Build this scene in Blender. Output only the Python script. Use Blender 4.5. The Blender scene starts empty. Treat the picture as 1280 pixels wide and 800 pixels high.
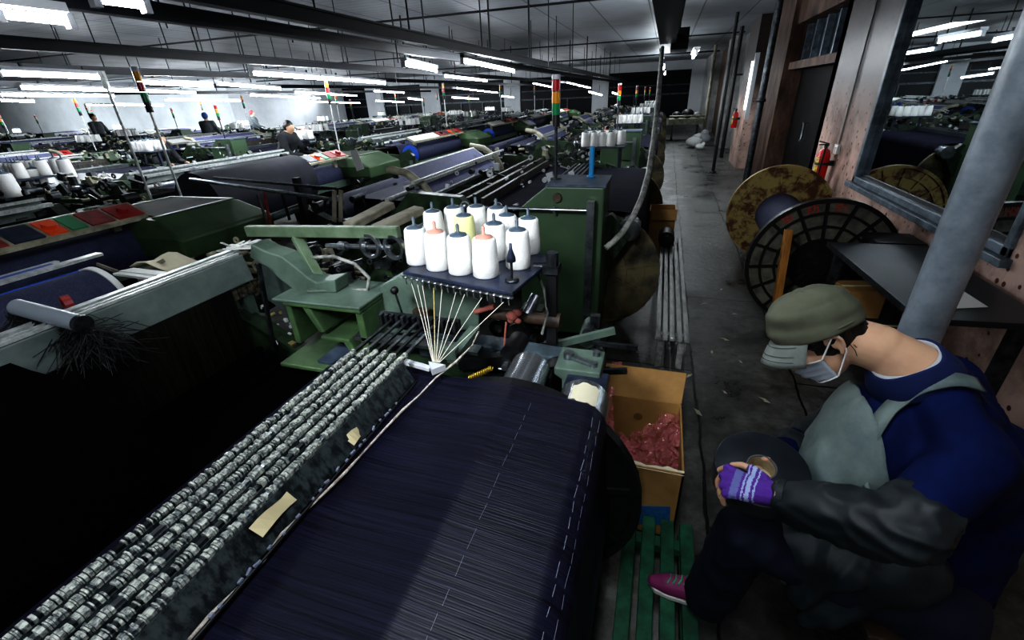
import bpy, math, random
from mathutils import Vector, Matrix, Euler, noise as mnoise
import bmesh
random.seed(7)
V = Vector; PI = math.pi
COL = bpy.context.scene.collection
SC = bpy.context.scene
# ------------------------------------------------------------------ camera
FPX = 555.0; HC = 1.75
yc = V((195, -288, FPX)).normalized()
dn = V((50, 1100, FPX)); dn = (dn - yc * dn.dot(yc)).normalized(); zc = -dn
xc = yc.cross(zc)
if xc.x < 0: xc = -xc
def ray(u, v):
    c = V((u - 640, v - 400, FPX)); return V((xc.dot(c), yc.dot(c), zc.dot(c)))
def at(u, v, x=None, y=None, z=None, d=None):
    """point of the place measured along a sight line, on a known plane"""
    r = ray(u, v)
    if x is not None: t = x / r.x
    elif y is not None: t = y / r.y
    elif z is not None: t = (z - HC) / r.z
    else: t = d / r.length
    return V((0, 0, HC)) + r * t
cam_d = bpy.data.cameras.new('camera'); cam = bpy.data.objects.new('camera', cam_d); COL.objects.link(cam)
cam_d.sensor_width = 36; cam_d.lens = FPX / 1280 * 36; cam_d.clip_start = .02; cam_d.clip_end = 200
wx = V((xc.x, yc.x, zc.x)); wy = -V((xc.y, yc.y, zc.y)); wz = -V((xc.z, yc.z, zc.z))
cam.matrix_world = Matrix(((wx.x, wy.x, wz.x, 0), (wx.y, wy.y, wz.y, 0), (wx.z, wy.z, wz.z, HC), (0, 0, 0, 1)))
SC.camera = cam

# ------------------------------------------------------------------ materials
MATS = {}
def mat(name, col, rough=.5, metal=0., var=.0, scale=8., col2=None, bump=0., spec=.5, emis=None, es=1., stretch=(1, 1, 1), thr=None, coat=0.):
    if name in MATS: return MATS[name]
    m = bpy.data.materials.new(name); m.use_nodes = True; nt = m.node_tree; N = nt.nodes; L = nt.links
    b = N['Principled BSDF']; b.inputs['Roughness'].default_value = rough; b.inputs['Metallic'].default_value = metal
    b.inputs['Specular IOR Level'].default_value = spec; b.inputs['Coat Weight'].default_value = coat
    b.inputs['Base Color'].default_value = (*col, 1)
    if emis:
        b.inputs['Emission Color'].default_value = (*emis, 1); b.inputs['Emission Strength'].default_value = es
    if var or col2 or bump:
        tc = N.new('ShaderNodeTexCoord'); mp = N.new('ShaderNodeMapping'); mp.inputs['Scale'].default_value = stretch
        L.new(tc.outputs['Object'], mp.inputs['Vector'])
        nz = N.new('ShaderNodeTexNoise'); nz.inputs['Scale'].default_value = scale; nz.inputs['Detail'].default_value = 7; nz.inputs['Roughness'].default_value = .65
        L.new(mp.outputs[0], nz.inputs['Vector'])
        if var or col2:
            cr = N.new('ShaderNodeValToRGB'); c2 = col2 or tuple(c * (1 - var) for c in col); c1 = col if col2 else tuple(min(1, c * (1 + var * .5)) for c in col)
            lo, hi = thr or (.38, .62)
            cr.color_ramp.elements[0].position = lo; cr.color_ramp.elements[0].color = (*c2, 1)
            cr.color_ramp.elements[1].position = hi; cr.color_ramp.elements[1].color = (*c1, 1)
            L.new(nz.outputs['Fac'], cr.inputs[0]); L.new(cr.outputs[0], b.inputs['Base Color'])
        if bump:
            bp = N.new('ShaderNodeBump'); bp.inputs['Strength'].default_value = bump; bp.inputs['Distance'].default_value = .01
            L.new(nz.outputs['Fac'], bp.inputs['Height']); L.new(bp.outputs[0], b.inputs['Normal'])
    MATS[name] = m; return m
GREEN = mat('green_enamel', (.040, .072, .036), .38, 0, col2=(.008, .013, .009), scale=7, thr=(.38, .62), bump=.15)
GREEND = mat('green_cabinet_paint', (.062, .108, .060), .4, 0, col2=(.046, .082, .046), scale=3, thr=(.3, .6), bump=.08)
GREYG = mat('grey_green_enamel', (.12, .17, .14), .42, 0, col2=(.05, .075, .06), scale=6, thr=(.3, .6), bump=.12)
GREY = mat('grey_enamel', (.20, .24, .23), .4, 0, col2=(.11, .14, .135), scale=4, bump=.08)
BLUEG = mat('blue_grey_top', (.09, .12, .17), .35, 0, col2=(.04, .055, .08), scale=9)
STEEL = mat('worn_steel', (.42, .45, .48), .28, .9, col2=(.12, .13, .15), scale=14, thr=(.3, .6))
STEELD = mat('dark_steel', (.08, .09, .1), .4, .7, col2=(.02, .022, .026), scale=16)
BRIGHT = mat('bright_rail', (.75, .78, .78), .3, .3, col2=(.45, .47, .46), scale=30)
BLACK = mat('black_iron', (.008, .008, .010), .5, 0, var=.5, scale=12)
RUST = mat('brown_grease', (.09, .055, .035), .6, 0, col2=(.02, .014, .01), scale=14)
NAVYB = mat('blue_black_enamel', (.03, .04, .075), .35, 0, col2=(.014, .018, .032), scale=18)
CREAM = mat('cream_casting', (.42, .40, .30), .5, 0, col2=(.2, .19, .14), scale=9)
TAN = mat('tan_lever', (.30, .28, .22), .5, 0, col2=(.15, .14, .11), scale=8)
YARN = mat('white_yarn', (.86, .86, .84), .9, 0, bump=.5, scale=60, stretch=(1, 1, 8))
YARNY = mat('pale_yellow_yarn', (.82, .82, .42), .9, 0, bump=.5, scale=60, stretch=(1, 1, 8))
YARNO = mat('orange_yarn', (.75, .22, .05), .9)
ROPE = mat('white_cord', (.62, .58, .52), .8, 0, col2=(.25, .2, .18), scale=60)
RED = mat('red_plastic', (.28, .02, .02), .4); REDD = mat('red_sign_panel', (.26, .03, .03), .5, 0, col2=(.12, .025, .025), scale=20)
ORANGE = mat('orange_red_button', (.75, .09, .02), .35); TEAL = mat('green_button', (.02, .2, .08), .4)
YELLOW = mat('yellow_plastic', (.6, .35, .03), .4)
LRED = mat('red_lamp', (.35, .01, .015), .25, emis=(1, .03, .03), es=.0)
LYEL = mat('amber_lamp', (.6, .25, .01), .25, emis=(1, .5, .03), es=.0)
LGRN = mat('green_lamp', (.01, .22, .08), .25, emis=(.05, 1, .35), es=.0)
LGLOW = mat('lit_orange_lamp', (1, .4, .1), .3, emis=(1, .3, .06), es=6)
PAPER = mat('creased_paper', (.62, .58, .44), .8, 0, bump=.3, scale=12)
WHITEP = mat('white_paper', (.75, .76, .74), .7)
TAPE = mat('masking_tape', (.62, .54, .34), .65, 0, bump=.2, scale=30)
BLUE = mat('blue_plastic', (.02, .09, .5), .4)
SKYB = mat('cyan_blue_pipe', (.02, .22, .45), .4)
HOSE = mat('grey_hose', (.34, .35, .33), .5, 0, col2=(.12, .12, .11), scale=20)
TUBE = mat('fluorescent_tube_glow', (1, 1, 1), .4, emis=(.90, .95, 1.0), es=20)
CHAN = mat('dark_blue_channel', (.008, .011, .018), .5, 0, col2=(.004, .005, .009), scale=6)
GOLD = mat('brass_spring', (.7, .5, .1), .35, .7)
WOOD = mat('orange_wood', (.42, .2, .04), .5, 0, col2=(.24, .1, .02), scale=20, stretch=(1, 1, .1))
CARD = mat('brown_cardboard', (.40, .235, .085), .8, 0, col2=(.30, .17, .06), scale=5, bump=.1)
SLAT = mat('green_painted_slat', (.02, .12, .065), .45, 0, col2=(.01, .05, .03), scale=14)
TUBC = mat('reflector_white', (.5, .52, .55), .4)

def thread_mat(name, col, hi, axis, fine=420., rough=.42, spec=.5):
    """fine parallel threads; axis = stretch vector: threads run along the low-frequency axis"""
    m = bpy.data.materials.new(name); m.use_nodes = True; nt = m.node_tree; N = nt.nodes; L = nt.links
    b = N['Principled BSDF']; b.inputs['Roughness'].default_value = rough; b.inputs['Specular IOR Level'].default_value = spec
    tc = N.new('ShaderNodeTexCoord'); mp = N.new('ShaderNodeMapping'); mp.inputs['Scale'].default_value = axis
    L.new(tc.outputs['Object'], mp.inputs['Vector'])
    n1 = N.new('ShaderNodeTexNoise'); n1.inputs['Scale'].default_value = fine; n1.inputs['Detail'].default_value = 3
    n2 = N.new('ShaderNodeTexNoise'); n2.inputs['Scale'].default_value = fine * .12; n2.inputs['Detail'].default_value = 4
    L.new(mp.outputs[0], n1.inputs['Vector']); L.new(mp.outputs[0], n2.inputs['Vector'])
    mx = N.new('ShaderNodeMath'); mx.operation = 'MULTIPLY_ADD'; mx.inputs[1].default_value = .6
    L.new(n1.outputs['Fac'], mx.inputs[0])
    m2 = N.new('ShaderNodeMath'); m2.operation = 'MULTIPLY'; m2.inputs[1].default_value = .4; L.new(n2.outputs['Fac'], m2.inputs[0]); L.new(m2.outputs[0], mx.inputs[2])
    cr = N.new('ShaderNodeValToRGB'); cr.color_ramp.elements[0].position = .4; cr.color_ramp.elements[0].color = (*col, 1)
    cr.color_ramp.elements[1].position = .66; cr.color_ramp.elements[1].color = (*hi, 1)
    L.new(mx.outputs[0], cr.inputs[0]); L.new(cr.outputs[0], b.inputs['Base Color'])
    bp = N.new('ShaderNodeBump'); bp.inputs['Strength'].default_value = .7; bp.inputs['Distance'].default_value = .004
    L.new(mx.outputs[0], bp.inputs['Height']); L.new(bp.outputs[0], b.inputs['Normal'])
    MATS[name] = m; return m
WARP = thread_mat('navy_warp_threads', (.003, .003, .008), (.016, .016, .042), (.012, 1, .012), 300, .42, .36)
WARPD = thread_mat('matte_navy_warp', (.004, .004, .010), (.020, .020, .042), (.012, 1, .012), 200, .85, .08)
CLOTH = thread_mat('navy_denim_cloth', (.018, .022, .055), (.04, .048, .10), (1, 1, 1), 120, .75)
HEDD = thread_mat('heddle_wires', (.004, .004, .004), (.10, .09, .07), (.05, 1, .05), 90, .5)
DROPS = thread_mat('dropper_plates', (.012, .018, .022), (.07, .09, .1), (.3, 1, .3), 160, .35, .8)

# ------------------------------------------------------------------ mesh builder
class G:
    def __init__(s): s.v = []; s.f = []; s.sm = []; s.mi = []; s.cur = 0
    def add(s, vs, fs, smooth=False):
        o = len(s.v); s.v += [tuple(p) for p in vs]
        for f in fs:
            s.f.append(tuple(i + o for i in f)); s.sm.append(smooth); s.mi.append(s.cur)
        return s
    def box(s, x0, x1, y0, y1, z0, z1):
        return s.add([(x0,y0,z0),(x1,y0,z0),(x1,y1,z0),(x0,y1,z0),(x0,y0,z1),(x1,y0,z1),(x1,y1,z1),(x0,y1,z1)],
                     [(0,3,2,1),(4,5,6,7),(0,1,5,4),(1,2,6,5),(2,3,7,6),(3,0,4,7)])
    def obox(s, c, size, rot=(0, 0, 0)):
        R = Euler(rot).to_matrix(); c = V(c); h = [q / 2 for q in size]; vs = []
        for z in (-1, 1):
            for x, y in ((-1, -1), (1, -1), (1, 1), (-1, 1)): vs.append(c + R @ V((x*h[0], y*h[1], z*h[2])))
        return s.add(vs, [(0,3,2,1),(4,5,6,7),(0,1,5,4),(1,2,6,5),(2,3,7,6),(3,0,4,7)])
    def bar(s, p, q, w, h, up=(0, 0, 1)):
        """rectangular bar from p to q"""
        p, q = V(p), V(q); d = (q - p).normalized(); u = V(up)
        if abs(d.dot(u)) > .98: u = V((1, 0, 0))
        a = d.cross(u).normalized(); b = a.cross(d).normalized(); vs = []
        for e in (p, q):
            for i, j in ((-1, -1), (1, -1), (1, 1), (-1, 1)): vs.append(e + a * w / 2 * i + b * h / 2 * j)
        return s.add(vs, [(0,1,2,3),(7,6,5,4),(0,4,5,1),(1,5,6,2),(2,6,7,3),(3,7,4,0)])
    def cyl(s, p, q, r, r2=None, n=16, cap=True):
        p, q = V(p), V(q); r2 = r if r2 is None else r2; d = (q - p).normalized()
        u = V((0, 0, 1)) if abs(d.z) < .9 else V((1, 0, 0)); a = d.cross(u).normalized(); b = d.cross(a)
        ring = lambda c, rr: [c + (a * math.cos(2*PI*i/n) + b * math.sin(2*PI*i/n)) * rr for i in range(n)]
        s.add(ring(p, r) + ring(q, r2), [(i, (i+1) % n, n + (i+1) % n, n + i) for i in range(n)], True)
        if cap:
            s.add(ring(p, r), [tuple(range(n))[::-1]]); s.add(ring(q, r2), [tuple(range(n))])
        return s
    def lathe(s, prof, o, ax=(0, 0, 1), n=20, smooth=True):
        o = V(o); d = V(ax).normalized(); u = V((0, 0, 1)) if abs(d.z) < .9 else V((1, 0, 0)); a = d.cross(u).normalized(); b = d.cross(a)
        vs = []
        for r, h in prof:
            for i in range(n): vs.append(o + d * h + (a * math.cos(2*PI*i/n) + b * math.sin(2*PI*i/n)) * r)
        fs = []
        for k in range(len(prof) - 1):
            for i in range(n): fs.append((k*n+i, k*n+(i+1) % n, (k+1)*n+(i+1) % n, (k+1)*n+i))
        return s.add(vs, fs, smooth)
    def sph(s, c, r, n=12, m=8, sc=(1, 1, 1)):
        c = V(c); vs = [c + V((0, 0, r*sc[2]))]; fs = []
        for j in range(1, m):
            t = PI * j / m
            for i in range(n):
                ph = 2*PI*i/n; vs.append(c + V((r*sc[0]*math.sin(t)*math.cos(ph), r*sc[1]*math.sin(t)*math.sin(ph), r*sc[2]*math.cos(t))))
        vs.append(c - V((0, 0, r*sc[2])))
        for i in range(n): fs.append((0, 1+i, 1+(i+1) % n))
        for j in range(m-2):
            for i in range(n): fs.append((1+j*n+i, 1+(j+1)*n+i, 1+(j+1)*n+(i+1) % n, 1+j*n+(i+1) % n))
        l = len(vs)-1; k = 1+(m-2)*n
        for i in range(n): fs.append((l, k+(i+1) % n, k+i))
        return s.add(vs, fs, True)
    def tube(s, pts, r, n=8, rs=None, cap=True):
        pts = [V(p) for p in pts]; vs = []; pa = None
        for k, p in enumerate(pts):
            d = (pts[min(k+1, len(pts)-1)] - pts[max(k-1, 0)]).normalized()
            if pa is None:
                u = V((0, 0, 1)) if abs(d.z) < .9 else V((1, 0, 0)); a = d.cross(u).normalized()
            else: a = (pa - d * pa.dot(d)).normalized()
            pa = a; b = d.cross(a); rr = rs[k] if rs else r
            for i in range(n): vs.append(p + (a * math.cos(2*PI*i/n) + b * math.sin(2*PI*i/n)) * rr)
        fs = [(k*n+i, k*n+(i+1) % n, (k+1)*n+(i+1) % n, (k+1)*n+i) for k in range(len(pts)-1) for i in range(n)]
        s.add(vs, fs, True)
        if cap: s.add(vs[:n], [tuple(range(n))[::-1]]); s.add(vs[-n:], [tuple(range(n))])
        return s
    def prism(s, poly, vec):
        """closed polygon (3-D points, planar) swept along vec"""
        n = len(poly); vec = V(vec); vs = [V(p) for p in poly] + [V(p) + vec for p in poly]
        nn = V((0, 0, 0))
        for i in range(n): nn += V(poly[i]).cross(V(poly[(i+1) % n]))
        fs = [tuple(range(n))[::-1], tuple(range(n, 2*n))] + [(i, (i+1) % n, n+(i+1) % n, n+i) for i in range(n)]
        if nn.dot(vec) < 0: fs = [f[::-1] for f in fs]
        return s.add(vs, fs)
    def sheet(s, path, y0, y1, ny=2):
        """open strip: path of (x,z), swept along y"""
        vs = []
        for x, z in path:
            for j in range(ny): vs.append((x, y0 + (y1-y0)*j/(ny-1), z))
        return s.add(vs, [(k*ny+j, k*ny+j+1, (k+1)*ny+j+1, (k+1)*ny+j) for k in range(len(path)-1) for j in range(ny-1)], True)
    def ring(s, c, ax, r0, r1, h, n=32):
        return s.lathe([(r0, 0), (r1, 0), (r1, h), (r0, h), (r0, 0)], c, ax, n, False)

ROOT = {}
def mesh(name, g, mats, off=V((0, 0, 0))):
    me = bpy.data.meshes.new(name); o = off
    me.from_pydata([(p[0]-o[0], p[1]-o[1], p[2]-o[2]) for p in g.v], [], g.f)
    for m in (mats if isinstance(mats, (list, tuple)) else [mats]): me.materials.append(m)
    me.polygons.foreach_set('use_smooth', g.sm); me.polygons.foreach_set('material_index', g.mi); me.update()
    return me
def obj(name, g, mats, parent=None, bevel=0):
    off = ROOT.get(parent.name, V((0, 0, 0))) if parent else V((0, 0, 0))
    ob = bpy.data.objects.new(name, mesh(name, g, mats, off)); COL.objects.link(ob)
    if parent: ob.parent = parent; ROOT[ob.name] = off
    if bevel:
        b = ob.modifiers.new('bevel', 'BEVEL'); b.width = bevel; b.segments = 2; b.limit_method = 'ANGLE'
    return ob
def tag(o, label, cat, group=None, kind=None):
    o['label'] = label; o['category'] = cat
    if group: o['group'] = group
    if kind: o['kind'] = kind
    return o
def thing(name, label, cat, loc=(0, 0, 0), group=None):
    o = bpy.data.objects.new(name, None); COL.objects.link(o); o.location = loc; o.empty_display_size = .1
    ROOT[o.name] = V(loc); return tag(o, label, cat, group)
def solo(name, label, cat, g, mats, loc=None, group=None, bevel=0):
    """a thing that is one mesh; origin moved to its base"""
    if loc is None:
        n = len(g.v); loc = V((sum(p[0] for p in g.v)/n, sum(p[1] for p in g.v)/n, min(p[2] for p in g.v)))
    ob = bpy.data.objects.new(name, mesh(name, g, mats, V(loc))); COL.objects.link(ob); ob.location = loc
    if bevel:
        b = ob.modifiers.new('bevel', 'BEVEL'); b.width = bevel; b.segments = 2; b.limit_method = 'ANGLE'
    return tag(ob, label, cat, group)
def struct(name, g, mats, bevel=0):
    o = obj(name, g, mats, None, bevel); o['kind'] = 'structure'; return o
KIDS = {}
def copy_tree(o, parent=None):
    c = o.copy(); COL.objects.link(c)
    if parent: c.parent = parent
    for ch in list(o.children): copy_tree(ch, c)
    return c
ORD = ['first', 'second', 'third', 'fourth', 'fifth', 'sixth', 'seventh', 'eighth', 'ninth', 'tenth']
# ================================================================== room
WX = 1.72; YF = 28.0; ZC = 3.08; XL = -58; YN = -4
def node_mat(name):
    m = bpy.data.materials.new(name); m.use_nodes = True; return m, m.node_tree.nodes, m.node_tree.links, m.node_tree.nodes['Principled BSDF']
def ramp(N, a, ca, b, cb):
    r = N.new('ShaderNodeValToRGB'); r.color_ramp.elements[0].position = a; r.color_ramp.elements[0].color = (*ca, 1)
    r.color_ramp.elements[1].position = b; r.color_ramp.elements[1].color = (*cb, 1); return r
def mixc(N, L, f, a, b, mode='MIX'):
    x = N.new('ShaderNodeMix'); x.data_type = 'RGBA'; x.blend_type = mode
    for s, q in ((x.inputs[0], f), (x.inputs[6], a), (x.inputs[7], b)):
        if hasattr(q, 'links'): L.new(q, s)
        elif isinstance(q, (int, float)): s.default_value = q
        else: s.default_value = (*q, 1)
    return x.outputs[2]
def noise_n(N, L, vec, sc, det=6, rough=.6):
    n = N.new('ShaderNodeTexNoise'); n.inputs['Scale'].default_value = sc; n.inputs['Detail'].default_value = det; n.inputs['Roughness'].default_value = rough
    L.new(vec, n.inputs['Vector']); return n.outputs['Fac']
# floor: worn dark concrete slabs with tarred joints, damp patches
FLOOR, N, L, b = node_mat('worn_factory_floor')
tc = N.new('ShaderNodeTexCoord').outputs['Object']
wv = N.new('ShaderNodeVectorMath'); wv.operation = 'ADD'
nd = N.new('ShaderNodeTexNoise'); nd.inputs['Scale'].default_value = 1.7; nd.inputs['Detail'].default_value = 5; L.new(tc, nd.inputs['Vector'])
sc_ = N.new('ShaderNodeVectorMath'); sc_.operation = 'SCALE'; sc_.inputs['Scale'].default_value = .12; L.new(nd.outputs['Color'], sc_.inputs[0])
L.new(tc, wv.inputs[0]); L.new(sc_.outputs[0], wv.inputs[1])
mp = N.new('ShaderNodeMapping'); mp.inputs['Rotation'].default_value = (0, 0, PI/2); mp.inputs['Location'].default_value = (.3, .82, 0); L.new(wv.outputs[0], mp.inputs['Vector'])
br = N.new('ShaderNodeTexBrick'); br.inputs['Scale'].default_value = 1; br.inputs['Brick Width'].default_value = 2.6; br.inputs['Row Height'].default_value = .62
br.inputs['Mortar Size'].default_value = .008; br.inputs['Mortar Smooth'].default_value = .3
br.inputs['Color1'].default_value = (.95, .95, .95, 1); br.inputs['Color2'].default_value = (.55, .55, .55, 1); br.inputs['Mortar'].default_value = (0.02, .02, .02, 1); L.new(mp.outputs[0], br.inputs['Vector'])
n1 = noise_n(N, L, tc, 1.4, 8, .7); n2 = noise_n(N, L, tc, 14, 8, .7); n3 = noise_n(N, L, tc, 60, 4, .7)
r1 = ramp(N, .36, (.026, .026, .024), .66, (.22, .225, .215)); L.new(n1, r1.inputs[0])
r2 = ramp(N, .35, (.45, .42, .36), .7, (1.25, 1.25, 1.25)); L.new(n2, r2.inputs[0])
r3 = ramp(N, .70, (0, 0, 0), .76, (.30, .28, .24)); L.new(n3, r3.inputs[0])
c = mixc(N, L, 1., r1.outputs[0], r2.outputs[0], 'MULTIPLY'); c = mixc(N, L, 1., c, br.outputs['Color'], 'MULTIPLY'); c = mixc(N, L, .5, c, r3.outputs[0], 'ADD')
L.new(c, b.inputs['Base Color'])
rr = ramp(N, .35, (.22,)*3, .6, (.62,)*3); L.new(n1, rr.inputs[0]); L.new(rr.outputs[0], b.inputs['Roughness'])
bp = N.new('ShaderNodeBump'); bp.inputs['Strength'].default_value = .5; bp.inputs['Distance'].default_value = .012
mm = N.new('ShaderNodeMath'); mm.operation = 'ADD'; L.new(n2, mm.inputs[0]); bw = N.new('ShaderNodeMath'); bw.operation = 'MULTIPLY'; bw.inputs[1].default_value = -1.2
L.new(br.outputs['Fac'], bw.inputs[0]); L.new(bw.outputs[0], mm.inputs[1]); L.new(mm.outputs[0], bp.inputs['Height']); L.new(bp.outputs[0], b.inputs['Normal'])
# pink tile wall with dark red chips
WALLM, N, L, b = node_mat('pink_chipped_tile_wall')
tc = N.new('ShaderNodeTexCoord').outputs['Object']
vo = N.new('ShaderNodeTexVoronoi'); vo.inputs['Scale'].default_value = 13; L.new(tc, vo.inputs['Vector'])
rv = ramp(N, .16, (.12, .03, .02), .21, (1, 1, 1)); L.new(vo.outputs['Distance'], rv.inputs[0])
n1 = noise_n(N, L, tc, 2.2, 8, .7); n2 = noise_n(N, L, tc, 25, 5)
r1 = ramp(N, .34, (.16, .10, .08), .55, (.56, .40, .34)); L.new(n1, r1.inputs[0])
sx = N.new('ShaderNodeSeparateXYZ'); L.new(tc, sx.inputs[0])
rz = ramp(N, .42, (1, 1, 1), .68, (.06, .055, .055)); mz = N.new('ShaderNodeMath'); mz.operation = 'MULTIPLY'; mz.inputs[1].default_value = .38; L.new(sx.outputs[2], mz.inputs[0]); L.new(mz.outputs[0], rz.inputs[0])  # shade of the upper wall painted in, darker with height
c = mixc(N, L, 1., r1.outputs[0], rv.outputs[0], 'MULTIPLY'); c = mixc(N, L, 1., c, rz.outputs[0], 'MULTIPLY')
L.new(c, b.inputs['Base Color']); b.inputs['Roughness'].default_value = .4
BROWNW = mat('brown_grimy_pilaster', (.10, .06, .045), .6, 0, spec=.2, col2=(.018, .011, .008), scale=6, thr=(.35, .65), stretch=(1, 1, .4))
GREYW = mat('grey_plaster', (.36, .36, .35), .6, 0, col2=(.13, .13, .13), scale=2, thr=(.3, .6))
FARW = mat('far_white_wall', (.50, .52, .54), .7, 0, col2=(.36, .38, .40), scale=.6, thr=(.3, .6))
DARKW = mat('dark_void', (.006, .007, .009), .5)
GLASSD = mat('dark_window_glass', (.005, .006, .008), .35, 0, spec=.15)
# window pane: dark glass that mirrors the shed
PANE = mat('mirroring_window_glass', (.55, .60, .62), .012, 1.0)
FRAME = mat('blue_grey_window_frame', (.16, .2, .24), .4, 0, col2=(.05, .065, .08), scale=9)
# ceiling panels
CEIL, N, L, b = node_mat('white_ceiling_panels')
tc = N.new('ShaderNodeTexCoord').outputs['Object']
mp = N.new('ShaderNodeMapping'); mp.inputs['Rotation'].default_value = (0, 0, PI/2); mp.inputs['Location'].default_value = (0, .45, 0); L.new(tc, mp.inputs['Vector'])
br = N.new('ShaderNodeTexBrick'); br.offset = 0; br.inputs['Scale'].default_value = 1; br.inputs['Brick Width'].default_value = 6.; br.inputs['Row Height'].default_value = .92
br.inputs['Mortar Size'].default_value = .013; br.inputs['Color1'].default_value = (.27, .285, .30, 1); br.inputs['Color2'].default_value = (.23, .245, .26, 1); br.inputs['Mortar'].default_value = (.03, .03, .035, 1)
L.new(mp.outputs[0], br.inputs['Vector']); n1 = noise_n(N, L, tc, .9, 6); rn = ramp(N, .3, (.7, .7, .7), .65, (1, 1, 1)); L.new(n1, rn.inputs[0])
wv = N.new('ShaderNodeTexWave'); wv.bands_direction = 'Y'; wv.inputs['Scale'].default_value = 1.7; wv.inputs['Distortion'].default_value = .3; L.new(tc, wv.inputs['Vector'])
rw = ramp(N, 0, (.8, .8, .8), .3, (1, 1, 1)); L.new(wv.outputs['Fac'], rw.inputs[0])
c = mixc(N, L, 1., br.outputs['Color'], rn.outputs[0], 'MULTIPLY'); c = mixc(N, L, 1., c, rw.outputs[0], 'MULTIPLY'); L.new(c, b.inputs['Base Color']); b.inputs['Roughness'].default_value = .5

struct('floor', G().box(XL, WX + 1.2, YN, YF + .3, -.1, 0), FLOOR)
struct('ceiling', G().box(XL, WX + 1.2, YN, YF + .3, ZC, ZC + .1), CEIL)
# far wall with dark openings
def fx(u): return at(u, 120, y=YF).x
g = G(); ops = [(861, 760), (740, 650), (630, 549), (526, 478), (457, 400)]
ops = [(fx(b_), fx(a_)) for a_, b_ in ops]; edge = WX + 1.2
for x0, x1 in ops:
    g.box(x1, edge, YF, YF + .2, 0, ZC); edge = x0
g.box(XL, edge, YF, YF + .2, 0, ZC)
for x0, x1 in ops: g.box(x0, x1, YF, YF + .2, 2.66, ZC).box(x0, x1, YF, YF + .2, 0, .35)
struct('wall_back', g, FARW)
for i, (x0, x1) in enumerate(ops):
    w = struct('window_%d' % (i + 2), G().box(x0, x1, YF + .12, YF + .16, .35, 2.66), GLASSD)
    gg = G().box(x0, x1, YF + .02, YF + .1, 1.50, 1.58).box(x0, x1, YF + .02, YF + .1, 1.95, 2.0)
    for k in range(1, 3): xx = x0 + (x1-x0)*k/3; gg.box(xx-.03, xx+.03, YF + .02, YF + .1, .35, 1.5)
    obj('window_frame', gg, STEELD, w)
WLX = at(288, 130, y=19.).x
struct('wall_left', G().box(XL, WLX, 19., 19.2, 0, ZC).box(WLX - .2, WLX, 19.2, YF, 0, ZC).box(XL - .2, XL, YN, 19.2, 0, ZC), FARW)
struct('wall_front', G().box(XL, WX + 1.2, YN - .2, YN, 0, ZC), GREYW)
# right wall
wy0 = at(1263, 321, x=WX).y; wy1 = at(1066, 230, x=WX).y; wz0 = .925; wz1 = 2.35
g = G().box(WX, WX + .2, YN, wy0, 0, ZC).box(WX, WX + .2, wy0, wy1, 0, wz0).box(WX, WX + .2, wy0, wy1, wz1, ZC).box(WX, WX + .2, wy1, 6.45, 0, ZC)
struct('wall_right', g, WALLM)
w = struct('window_1', G().box(WX + .035, WX + .05, wy0, wy1, wz0, wz1), PANE)
g = G(); fw = .055
for a_, c_ in (((wy0, wy1), (wz0, wz0 + fw)), ((wy0, wy1), (wz1 - fw, wz1)), ((wy0, wy0 + fw), (wz0, wz1)), ((wy1 - fw, wy1), (wz0, wz1))):
    g.box(WX - .02, WX + .05, a_[0], a_[1], c_[0], c_[1])
obj('window_frame', g, FRAME, w, .008)
obj('window_sill', G().box(WX - .05, WX + .03, wy0 - .03, wy1 + .06, wz0 - .045, wz0), FRAME, w, .006)
obj('rubber_seal', G().box(WX + .025, WX + .035, wy0 + fw, wy1 - fw, wz0 + fw, wz0 + fw + .02), BLACK, w)
# another bay towards the camera
struct('wall_right_recess', G().box(WX + .9, WX + 1.0, 6.3, YF, 0, ZC).box(WX, WX + 1, 6.3, 6.45, 0, ZC), BROWNW)
dk = struct('door_1', G().box(WX + .25, WX + .33, 6.45, 8.95, 0, 1.95), mat('black_sliding_door', (.005, .0045, .0045), .7, 0, var=.6, scale=3, spec=.15))
obj('door_handle', G().cyl((WX + .2, 7.9, 1.0), (WX + .2, 7.9, 1.25), .015).box(WX + .18, WX + .26, 7.88, 7.92, 1.0, 1.02).box(WX + .18, WX + .26, 7.88, 7.92, 1.23, 1.25), STEEL, dk)
struct('trim_1', G().box(WX + .05, WX + .4, 6.45, 8.95, 1.95, 2.05).box(WX + .05, WX + .4, 6.45, 8.95, 2.55, ZC), BROWNW)
w = struct('window_8', G().box(WX + .28, WX + .3, 6.45, 8.95, 2.05, 2.55), mat('blue_transom_glass', (.012, .02, .025), .3, 0, spec=.4))
g = G()
for k in range(6): yy = 6.45 + 2.5 * k / 5; g.box(WX + .2, WX + .3, yy - .03, yy + .03, 2.05, 2.55)
obj('window_frame', g, FRAME, w)
pw = [(8.95, 10.6, -.02, BROWNW), (10.6, 12.2, .35, GREYW), (12.2, 13.6, .0, WALLM), (13.6, 16.5, .3, GREYW), (16.5, 18, .0, GREYW), (18, 23, .3, BROWNW), (23, YF, .0, GREYW)]
for i, (a_, c_, dx, m) in enumerate(pw): struct('wall_right_pier' if i == 0 else 'wall_right_pier_%d' % i, G().box(WX + dx, WX + .95, a_, c_, 0, ZC), m)
struct('baseboard_right', G().box(WX - .02, WX, YN, 6.45, 0, .1), RUST)
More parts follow.
